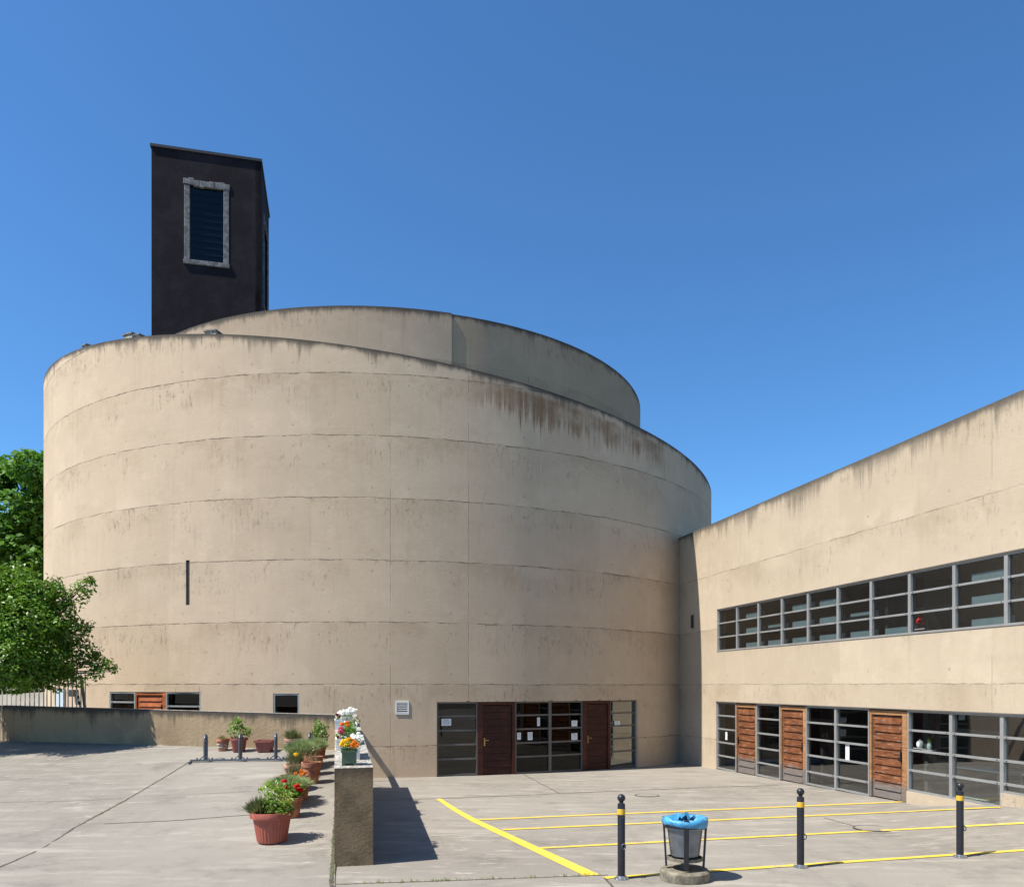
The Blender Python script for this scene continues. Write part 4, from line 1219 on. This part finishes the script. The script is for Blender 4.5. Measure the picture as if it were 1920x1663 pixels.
for k in range(46):
    z = rg0.uniform(-0.6, 10.6)
    rad = 4.9 * math.sqrt(max(0.1, 1 - ((z - 4.0) / 8.2) ** 2))
    an = rg0.uniform(0, 6.28); rr = rad * math.sqrt(rg0.uniform(0.25, 1))
    r = rg0.uniform(1.1, 1.8)
    far.append((-25.2 + rr * math.cos(an), 40.5 + rr * math.sin(an), z, r, r, r * 0.72))
far += [cl(40, 905, 40, 1.5), cl(20, 960, 38, 1.4), cl(66, 880, 40.5, 1.1), cl(70, 990, 39, 1.3), cl(25, 1050, 37.5, 1.5), cl(62, 1085, 38, 1.3), cl(10, 885, 40.5, 1.0), cl(80, 935, 40, 1.0)]
tree('large_tree', (-25.5, 41, -3.6), far, 430, 0.36, 0.34, (0.2, 0, 4.0), 'tall dense green tree rising behind the left side of the drum', 'fartree', 0.62, twigs=1, shell=0.62)

# ------------------------------------------------------------------ pots on the terrace
def pot_profile(kind, D, Hh):
    r = D / 2
    if kind == 'bowl': return [(r * .55, 0), (r * .62, Hh * .1), (r * .9, Hh * .6), (r * .98, Hh * .85), (r * 1.04, Hh * .88), (r * 1.04, Hh), (r * .92, Hh), (r * .88, Hh * .86), (0.001, Hh * .85)]
    if kind == 'tub': return [(r * .62, 0), (r * .66, 0.012), (r * .84, Hh * .78), (r * .86, Hh * .80), (r * 1.0, Hh * .82), (r * 1.02, Hh * .9), (r * .98, Hh), (r * .88, Hh), (r * .85, Hh * .9), (0.001, Hh * .88)]
    return [(r * .66, 0), (r * .90, Hh * .78), (r * 1.0, Hh * .78), (r * 1.02, Hh), (r * .90, Hh), (r * .88, Hh * .9), (0.001, Hh * .88)]
def make_pot(name, p, D, Hh, kind, mat, label, group, rib=0.0, stripes=None):
    o = thing(name, p, label, 'flower pot', group)
    prof = pot_profile(kind, D, Hh); mb = MB()
    nr = len(prof)
    rf = (lambda k, a: rib * (0.5 - 0.5 * math.cos(a * 30)) * (1 if 1 <= k <= 2 else 0)) if rib else None
    if rib:                                    # more rings between the ribbed ones
        p2 = prof[:2] + [(prof[1][0] + (prof[2][0] - prof[1][0]) * t, prof[1][1] + (prof[2][1] - prof[1][1]) * t) for t in (.08, .92)] + prof[2:]
        rf = lambda k, a: rib * math.cos(a * 30) * (1 if 2 <= k <= 3 else 0)
        mb.lathe(p2, 180, rib=rf)
    else: mb.lathe(prof, 36)
    for i, f in enumerate(mb.f): pass
    mb.build('pot', M[mat], o, smooth=35)
    mb = MB(); mb.lathe([(prof[-2][0] * 0.98, Hh * 0.885), (0.001, Hh * 0.91)], 24); mb.build('soil', M['soil'], o)
    if stripes:
        mb = MB()
        for f in stripes:
            rr = prof[0][0] + (prof[1][0] - prof[0][0]) * f / 0.78
            mb.lathe([(rr + .002, Hh * f), (rr + .012, Hh * f + .015), (rr + .014, Hh * f + .035), (rr + .006, Hh * f + .045)], 32)
        mb.build('band', M['coping'], o, smooth=True)
    return o
def foliage(o, clumps, density, size, mat, name='foliage', aspect=0.6, up=0.5):
    P, O = clump_points(clumps, density, shell=0.35)
    P = P[P[:, 2] > 0.02]; 
    np_mesh(name, leaf_quads(P, size, up, None, aspect), 4, M[mat], o)
def blades(o, c, r, h, n, mat, w=0.006, name='foliage', spread=0.9, r0=0.35):
    """upright thin leaves fanning out from a point"""
    V = []
    for _ in range(n):
        a = random.uniform(0, 6.283); q = math.sqrt(random.random())
        bx, by = c[0] + math.cos(a) * q * r * r0, c[1] + math.sin(a) * q * r * r0
        tx, ty = c[0] + math.cos(a) * q * r + random.gauss(0, r * .12), c[1] + math.sin(a) * q * r + random.gauss(0, r * .12)
        tz = c[2] + h * (1 - 0.55 * q * q * spread) * random.uniform(0.6, 1.05)
        f = random.uniform(0, 6.283); dx, dy = math.cos(f) * w, math.sin(f) * w
        mx, my, mz = bx * .45 + tx * .55, by * .45 + ty * .55, c[2] + (tz - c[2]) * .62
        V += [(bx, by, c[2]), (mx + dx, my + dy, mz), (tx, ty, tz), (mx - dx, my - dy, mz)]
    np_mesh(name, np.array(V), 4, M[mat], o)
def blooms(o, pts, r, mat, name='flower', n=60):
    for x, y, z in pts:
        k = r * random.uniform(0.75, 1.15)
        P, O = clump_points([(x, y, z, k, k, k * 0.8)], n / (k * k * k * 0.8), shell=0.7)
        np_mesh(name, leaf_quads(P, k * 0.85, 0.3, O, 0.8), 4, M[mat], o)

ROW = 'flower pots lined up along the planter wall'
WALLP = 'flower pots along the low wall'
def T(px, py): return at(px, py, g_terrace)
# front row, nearest first
o = make_pot('flower_pot', T(510, 1577), 0.66, 0.47, 'tub', 'redpot', 'large ribbed brick red pot with leafy plants, nearest of the row', ROW, rib=0.006)
foliage(o, [(0.10, 0.0, .66, .25, .2, .20), (-0.02, .05, .78, .20, .18, .16), (.16, -.05, .56, .2, .2, .14)], 30000, 0.06, 'lime')
foliage(o, [(0.08, -.12, .54, .28, .18, .13), (-.08, .0, .54, .26, .22, .13), (.2, 0, .5, .16, .2, .1)], 30000, 0.055, 'bush', 'low_foliage')
blades(o, (-.18, -.08, .42), .24, .32, 620, 'dull', .008, 'side_foliage')
o = make_pot('flower_pot', T(546, 1531), 0.40, 0.34, 'std', 'terra', 'terracotta pot with red geraniums behind the large ribbed pot', ROW)
foliage(o, [(-.02, 0, .44, .22, .18, .14), (0.05, 0, .50, .16, .13, .11), (.1, -.02, .42, .16, .14, .1)], 34000, 0.06, 'bush')
blooms(o, [(-.11, -.1, .62), (-.07, -.12, .64), (-.06, -.12, .54), (.10, -.1, .54), (.14, -.08, .56), (.19, -.05, .47), (0.15, -.1, .50)], 0.04, 'fl_red')
o = make_pot('flower_pot', T(541, 1510), 0.44, 0.36, 'std', 'terra', 'terracotta pot with a wide grey green mound behind the red geraniums', ROW)
blades(o, (0, 0, .28), .46, .32, 3000, 'lavender', .007)
foliage(o, [(0, 0, .38, .34, .34, .11)], 9000, .04, 'lavender', 'inner_foliage')
o = make_pot('flower_pot', T(564, 1497), 0.36, 0.30, 'std', 'terra', 'terracotta pot with orange blooms beside the wide grey green mound', ROW)
foliage(o, [(0, 0, .36, .16, .16, .12)], 22000, 0.045, 'bush')
blooms(o, [(-.08, -.06, .48), (.02, -.08, .46), (.09, -.05, .5), (.0, .03, .52)], 0.04, 'fl_orange')
o = make_pot('flower_pot', T(551, 1481), 0.56, 0.30, 'bowl', 'terra', 'wide terracotta bowl with sparse dry stems and a yellow flower', ROW)
blades(o, (0, 0, .26), .24, .42, 170, 'dry', .005); foliage(o, [(-.05, 0, .44, .16, .16, .12)], 9000, 0.04, 'dull', 'leaves')
blooms(o, [(.06, -.06, .72)], 0.04, 'fl_yel')
o = make_pot('flower_pot', T(584, 1468), 0.40, 0.44, 'std', 'terra', 'tall terracotta pot standing nearest the wall mid row', ROW)
foliage(o, [(0, 0, .50, .14, .14, .10)], 15000, 0.045, 'dull')
o = make_pot('flower_pot', T(553, 1460), 0.44, 0.32, 'std', 'palepot', 'pale terracotta pot with thin dull foliage left in mid row', ROW)
blades(o, (0, 0, .28), .26, .46, 300, 'dull', .006)
o = make_pot('flower_pot', T(588, 1452), 0.40, 0.40, 'std', 'terra', 'terracotta pot with a small dull bush beside the planter wall', ROW)
foliage(o, [(0, 0, .48, .18, .18, .14)], 14000, 0.045, 'dull')
o = make_pot('flower_pot', T(564, 1442), 0.50, 0.40, 'std', 'terra', 'terracotta pot with the biggest grey green lavender mound of the row', ROW)
blades(o, (0, 0, .32), .42, .40, 3200, 'lavender', .007)
foliage(o, [(0, 0, .44, .32, .32, .15)], 8000, .045, 'lavender', 'inner_foliage')
o = make_pot('flower_pot', T(592, 1434), 0.44, 0.42, 'std', 'terra', 'terracotta pot with a green needle mound close to the wall', ROW)
blades(o, (0, 0, .34), .34, .34, 1500, 'lavender', .006)
o = make_pot('flower_pot', T(597, 1420), 0.44, 0.44, 'std', 'terra', 'terracotta pot with an upright green bush at the far end of the row', ROW)
foliage(o, [(0, 0, .58, .22, .22, .18), (.03, 0, .78, .16, .16, .14), (.06, 0, .60, .2, .2, .2)], 26000, 0.06, 'bush')
blades(o, (-.12, 0, .4), .2, .5, 60, 'dry', .005, 'dry_stems')
# along the low wall
o = make_pot('flower_pot', T(418, 1407), 0.34, 0.32, 'std', 'terra', 'small banded terracotta pot with thin shoots by the low wall', WALLP, stripes=(.2, .42))
blades(o, (0, 0, .27), .15, .16, 90, 'weed', .005)
o = make_pot('flower_pot', T(448, 1409), 0.45, 0.36, 'tub', 'brownpot', 'brown red pot holding a bright leafy bush by the low wall', WALLP)
foliage(o, [(0, 0, .52, .30, .28, .17), (-.06, 0, .70, .22, .2, .15), (.2, 0, .52, .13, .13, .1), (-.05, 0, .80, .12, .12, .1)], 15000, 0.075, 'bush')
p = T(497, 1409)
o = thing('planter_trough', p, 'empty square brown red planter by the low wall', 'planter', WALLP)
mb = MB(); b0, b1, hh = 0.15, 0.215, 0.30
for sx, sy in ((1, 0), (-1, 0), (0, 1), (0, -1)):
    u = Vector((sx, sy, 0)); v = Vector((-sy, sx, 0))
    for r0_, r1_, za, zb2 in ((b0, b1 - .02, 0, hh - .05), (b1 + .01, b1 + .01, hh - .05, hh)):
        mb.face([u * r0_ - v * r0_ + Z * za, u * r0_ + v * r0_ + Z * za, u * r1_ + v * r1_ + Z * zb2, u * r1_ - v * r1_ + Z * zb2])
    mb.face([u * (b1 - .02) - v * (b1 - .02) + Z * (hh - .05), u * (b1 - .02) + v * (b1 - .02) + Z * (hh - .05), u * (b1 + .01) + v * (b1 + .01) + Z * (hh - .05), u * (b1 + .01) - v * (b1 + .01) + Z * (hh - .05)])
    mb.face([u * (b1 + .01) - v * (b1 + .01) + Z * hh, u * (b1 + .01) + v * (b1 + .01) + Z * hh, u * (b1 - .03) + v * (b1 - .03) + Z * hh, u * (b1 - .03) - v * (b1 - .03) + Z * hh])
    mb.face([u * (b1 - .03) - v * (b1 - .03) + Z * hh, u * (b1 - .03) + v * (b1 - .03) + Z * hh, u * (b1 - .04) + v * (b1 - .04) + Z * (hh - .09), u * (b1 - .04) - v * (b1 - .04) + Z * (hh - .09)])
mb.build('trough', M['brownpot'], o)
mb = MB(); mb.box((0, 0, hh - .1), (.34, .34, .02)); mb.build('soil', M['soil'], o)
o = make_pot('flower_pot', T(548, 1406), 0.38, 0.30, 'std', 'palepot', 'pale banded terracotta pot with wispy shoots by the low wall', WALLP, stripes=(.15, .32, .5))
blades(o, (0, 0, .26), .28, .34, 420, 'dull', .006)

# ------------------------------------------------------------------ flower boxes on the planter wall
BOX = 'flower boxes on the planter wall'
def on_pw(t, a):
    p = P0 + E2 * t + E1 * a; return Vector((p.x, p.y, z_pw(t) + 0.002))
ang = math.atan2(E1.y, E1.x)
def flower_box(t, a, w, l, h, mat, label, feet=False):
    o = thing('flower_box', on_pw(t, a), label, 'flower box', BOX, rz=ang)
    o.rotation_euler = (math.atan(0.0444), 0, ang)
    mb = MB(); th = 0.012; z0 = 0.03 if feet else 0.0
    for s in (-1, 1):
        mb.box((s * (w / 2 - th / 2), 0, (z0 + h) / 2), (th, l, h - z0))
        mb.box((0, s * (l / 2 - th / 2), (z0 + h) / 2), (w - 2 * th, th, h - z0))
        mb.box((s * (w / 2 + .004), 0, h - .012), (.02, l + .02, .03)); mb.box((0, s * (l / 2 + .004), h - .012), (w - .012, .02, .03))
        if feet:
            for q in (-1, 1): mb.box((s * (w / 2 - .02), q * (l / 2 - .02), .015), (.04, .04, .0302))
    mb.box((0, 0, z0 + .008), (w - 2 * th, l - 2 * th, .012))
    mb.build('box', M[mat], o)
    mb = MB(); mb.box((0, 0, h - .035), (w - 2 * th - .001, l - 2 * th - .001, .012)); mb.build('soil', M['soil'], o)
    return o
o = flower_box(0.33, 0.205, 0.205, 0.22, 0.215, 'greenbox', 'square green plastic box with yellow and orange marigolds at the wall end', True)
foliage(o, [(0, 0, .24, .12, .11, .05)], 60000, 0.045, 'bush')
blooms(o, [(-.09, -.08, .32), (-.06, -.10, .29), (-.03, -.05, .36), (-.08, .0, .34), (-.11, -.03, .29)], .032, 'fl_yel', 'yellow_flower')
blooms(o, [(.03, -.09, .30), (.07, -.06, .32), (.01, -.02, .37), (.10, -.09, .28), (.05, .02, .35), (.12, -.03, .30), (.04, -.10, .27)], .032, 'fl_orange', 'orange_flower')
o = flower_box(1.15, 0.27, 0.20, 0.72, 0.19, 'white', 'white trough with white blooms just behind the green box')
foliage(o, [(0, y, .24, .12, .13, .08) for y in (-.25, 0, .25)], 40000, 0.05, 'bush')
blooms(o, [(random.uniform(0, .14), random.uniform(-.3, .3), random.uniform(.25, .34)) for _ in range(16)], .034, 'fl_wht', 'white_flower')
o = flower_box(2.15, 0.10, 0.15, 0.40, 0.18, 'white', 'narrow white trough with pink and dark red blooms on the left edge')
foliage(o, [(0, 0, .22, .09, .16, .06)], 40000, 0.045, 'bush')
blooms(o, [(-.01, -.1, .30), (.0, .0, .34), (.02, -.05, .27)], .04, 'fl_pink', 'pink_flower'); blooms(o, [(-.05, -.15, .22), (0, .1, .25)], .03, 'fl_dred', 'dark_red_flower')
o = flower_box(3.1, 0.25, 0.22, 0.8, 0.20, 'greenbox', 'long green trough with orange blooms and tall foliage mid wall')
foliage(o, [(0, y, .25, .14, .2, .09) for y in (-.25, .0, .25)], 24000, 0.055, 'bush')
blooms(o, [(random.uniform(-.14, 0), random.uniform(-.4, .4), random.uniform(.30, .36)) for _ in range(7)], .032, 'fl_orange', 'orange_flower')
o = flower_box(4.7, 0.30, 0.22, 0.8, 0.20, 'white', 'white trough with a tuft of dark foliage further along the wall')
foliage(o, [(.04, y, .24, .15, .2, .08) for y in (-.25, .25)], 16000, 0.055, 'dull')
o = flower_box(6.3, 0.25, 0.24, 0.8, 0.22, 'white', 'farthest white trough crowned with a mass of white blooms')
foliage(o, [(0, y, .24, .15, .2, .07) for y in (-.25, .25)], 22000, 0.05, 'bush')
blooms(o, [(random.uniform(-.17, .2), random.uniform(-.4, .4), random.uniform(.26, .36)) for _ in range(26)], .045, 'fl_wht', 'white_flower')
o = flower_box(5.5, 0.06, 0.12, 0.3, 0.2, 'white', 'little white box with dark red blooms at the far left edge')
foliage(o, [(0, 0, .24, .07, .1, .06)], 40000, 0.045, 'bush')
blooms(o, [(-.02, 0, .30), (.02, -.08, .27)], .035, 'fl_dred', 'dark_red_flower')

# ------------------------------------------------------------------ bike rack
pa, pb = T(357, 1429), T(583, 1426)
d = (pb - pa).normalized(); nb_ = Vector((-0.22, 0.975, 0))
o = thing('bike_rack', pa, 'dark grey steel bike rack with tall hoops on the terrace', 'bike rack')
mb = MB()
for off in (0.0,):
    mb.beam(pa + nb_ * off + Z * 0.045, pb + nb_ * off + Z * 0.045, 0.04, 0.045, Z)
for t in (0.0, 0.999): mb.beam(pa.lerp(pb, t) - nb_ * 0.25 + Z * 0.016, pa.lerp(pb, t) + nb_ * 0.45 + Z * 0.016, 0.05, 0.022, Z)
mb.build('base_rail', M['rack'], o, world=True)
for px in (384, 450, 517, 580):
    t = (px - 357) / (583 - 357); p = pa.lerp(pb, t)
    hgt, gap = 0.64, 0.26
    pts = [p + nb_ * 0.02 + Z * 0.03, p + nb_ * 0.02 + Z * (hgt - 0.12)]
    for k in range(1, 8):
        an = math.pi * k / 8; pts.append(p + nb_ * (0.02 + gap / 2 - math.cos(an) * gap / 2) + Z * (hgt - 0.12 + math.sin(an) * 0.12))
    pts += [p + nb_ * (0.02 + gap) + Z * (hgt - 0.12), p + nb_ * (0.02 + gap) + Z * 0.03]
    mb = MB(); mb.tube(pts, 0.032, 12); hp = mb.build('hoop', M['rack'], o, smooth=True, world=True)
    mb = MB()
    for s in (-1, 1):
        mb.beam(p + d * s * 0.03 + nb_ * 0.02 + Z * 0.14, p + d * s * 0.15 + nb_ * 0.02 + Z * 0.05, 0.022, 0.022, nb_)
        mb.tube([p + d * s * 0.19 + Z * 0.055, p + d * s * 0.19 + Z * 0.105], 0.02, 8)
    mb.build('brace', M['rack'], hp)

# ------------------------------------------------------------------ bollards
bol = None
for px, py, lab in ((1165, 1647, 'dark bollard with yellow band left of the waste bin'), (1501, 1625.5, 'dark bollard with yellow band between the waste bin and the rightmost bollard'), (1800, 1606.5, 'rightmost dark bollard in front of the large panes')):
    p = at(px, py, g_yard)
    if bol is None:
        o = bol = thing('bollard', p, lab, 'bollard', 'bollards across the yard entrance')
        hh, r = 1.10, 0.049
        mb = MB(); mb.lathe([(r, 0.01), (r, hh - 0.135), (r * .96, hh - 0.125), (r * .55, hh - 0.118), (r * .55, hh - 0.10)], 28); mb.build('post', M['bollard'], o, smooth=35)
        mb = MB(); pr = [(0.001, -0.052)] + [(0.052 * math.sin(math.pi * k / 14), -0.052 * math.cos(math.pi * k / 14)) for k in range(1, 14)] + [(0.001, 0.052)]
        mb.lathe([(a, b + hh - 0.052) for a, b in pr], 28); mb.build('ball', M['bollard'], o, smooth=60)
        mb = MB(); mb.lathe([(r + .0005, hh - 0.265), (r + .003, hh - 0.262), (r + .003, hh - 0.195), (r + .0005, hh - 0.192)], 28); mb.build('yellow_band', M['byellow'], o, smooth=35)
        mb = MB(); mb.lathe([(0.098, 0), (0.098, 0.012), (0.055, 0.03), (0.05, 0.045)], 32)
        for k in range(4):
            a = k * math.pi / 2 + .6; mb.lathe([(0.012, 0.012), (0.012, 0.032), (0.001, 0.034)], 8, c=(0.078 * math.cos(a), 0.078 * math.sin(a), 0))
        mb.build('flange', M['galv'], o, smooth=35)
        mb = MB(); c = Vector((0.022, -r - 0.004, 0.43))
        mb.tube([c + Vector((0.026 * math.cos(k * .6283), -0.008, 0.034 * math.sin(k * .6283))) for k in range(11)], 0.006, 8, cap=False)
        mb.box(c + Vector((0, .004, .034)), (.02, .012, .02)); mb.box((0.01, -r, hh - .17), (.012, .006, .012)); mb.box((0.012, -r, hh - .30), (.01, .006, .014))
        mb.build('ring_bolt', M['rack'], o, smooth=True)
    else:
        o = bol.copy(); COL.objects.link(o); o.location = p; o['label'] = lab
        for ch in list(bol.children):
            c2 = ch.copy(); COL.objects.link(c2); c2.parent = o
        o.rotation_euler.z = R(25)

# ------------------------------------------------------------------ waste bin
p = at(1284, 1648, g_yard)
o = thing('waste_bin', p, 'grey metal waste bin with blue bag on a round concrete base', 'waste bin')
mb = MB(); mb.lathe([(0.315, 0), (0.32, 0.03), (0.315, 0.115), (0.29, 0.14), (0.001, 0.142)], 48)
bs = mb.build('base', M['oldconc'], o, smooth=35)
mb = MB()
for k in range(7):
    a = R(200 + k * 9); mb.box((0.317 * math.cos(a), 0.317 * math.sin(a), 0.075), (.012, .014, .03))
mb.build('stud', M['galv'], bs)
BZ = 0.142
cage = MB()
cage.lathe([(0.20, BZ + 0.115), (0.225, BZ + 0.115), (0.225, BZ + 0.155), (0.20, BZ + 0.155), (0.20, BZ + 0.115)], 36)
cage.tube([(0, 0, BZ - .002), (0, 0, BZ + 0.12)], 0.05, 14)
for a in (R(-20), R(70), R(160), R(250)):
    u = Vector((math.cos(a), math.sin(a), 0)); v = Vector((-u.y, u.x, 0))
    cage.beam(Vector((0, 0, BZ + .135)) + u * .03, Vector((0, 0, BZ + .135)) + u * .22, 0.04, 0.02, Z)
cage.build('stand', M['oldconc'], o, smooth=35)
for a in (R(-10), R(80), R(170), R(262)):
    u = Vector((math.cos(a), math.sin(a), 0)); v = Vector((-u.y, u.x, 0))
    mb = MB(); mb.beam(u * 0.235 + Z * (BZ + 0.03), u * 0.272 + Z * (BZ + 0.665), 0.062, 0.026, u); mb.build('upright', M['bollard'], o, bevel=0.004)
mb = MB(); mb.lathe([(0.262, BZ + 0.55), (0.27, BZ + 0.55), (0.27, BZ + 0.585), (0.262, BZ + 0.585), (0.262, BZ + 0.55)], 36); mb.build('hoop', M['bollard'], o, smooth=35)
mb = MB(); mb.lathe([(0.17, BZ + 0.17), (0.185, BZ + 0.18), (0.225, BZ + 0.52), (0.255, BZ + 0.525), (0.255, BZ + 0.60), (0.235, BZ + 0.605), (0.18, BZ + 0.25)], 44)
bk = mb.build('bucket', M['bin'], o, smooth=35)
mb = MB(); mb.tube([(0.0, -0.05, BZ + 0.1), (0.0, -0.05, BZ + 0.18)], 0.02, 8); mb.tube([(0.1, 0.05, BZ + 0.1), (0.1, 0.05, BZ + 0.18)], 0.02, 8); mb.build('bracket', M['bollard'], bk)
# crumpled bag folded over the rim
mb = MB(); seg, prof = 144, [(0.16, .50), (0.20, .60), (0.236, .668), (0.262, .682), (0.282, .668), (0.288, .635), (0.282, .60), (0.272, .575)]
i0 = 0; rr = random.Random(3); ph_ = [rr.uniform(0, 6.28) for _ in range(6)]
for k, (r, z) in enumerate(prof):
    for j in range(seg):
        a = 2 * math.pi * j / seg
        w = 0.004 * abs(math.sin(a * 4.5 + ph_[0] + k * .5)) + 0.005 * abs(math.sin(a * 8.5 + ph_[1] - k * .8)) + 0.003 * abs(math.sin(a * 14.5 + ph_[2] + k * 1.2))
        dz_ = (0.008 * math.sin(a * 3 + ph_[3]) + 0.008 * abs(math.sin(a * 3.5 + ph_[4] + k * .4)) + 0.006 * abs(math.sin(a * 7.5 + ph_[5] - k * .6))) * (1 if 1 < k < 6 else 0.6)
        dz_ += 0.022 * max(0, math.sin(a * 2 + 1.1)) ** 3 * (1 if 1 < k < 4 else 0)
        if k >= 5: dz_ -= 0.03 * math.sin(a + 0.9) * (k - 4) / 3
        mb.v.append(((r + w) * math.cos(a), (r + w) * math.sin(a), BZ + z - 0.03 + dz_))
for k in range(len(prof) - 1):
    for j in range(seg):
        q = k * seg; mb.f.append((q + j, q + (j + 1) % seg, q + seg + (j + 1) % seg, q + seg + j)); mb.mi.append(0)
bg_ = mb.build('bag', M['bag'], o, smooth=75)
# a peak of bag standing above the rim
mb = MB(); n1 = 14
for i in range(n1):
    for j in range(6):
        x = -0.10 + 0.2 * i / (n1 - 1); s = j / 5
        mb.v.append((x + 0.03, -0.02 + 0.07 * math.sin(i * 1.3) * (0.4 + s) + 0.12 * (1 - s), BZ + 0.60 + s * (0.11 + 0.035 * math.sin(i * 2.1 + .5) - 0.05 * abs(i - 7) / 7)))
for i in range(n1 - 1):
    for j in range(5): q = i * 6 + j; mb.f.append((q, q + 6, q + 7, q + 1)); mb.mi.append(0)
mb.build('bag_fold', M['bag'], bg_, smooth=30)

# ------------------------------------------------------------------ lift everything by the eye height
for ob in scene.objects:
    if ob.parent is None and ob.type in ('MESH', 'EMPTY'): ob.location.z += H
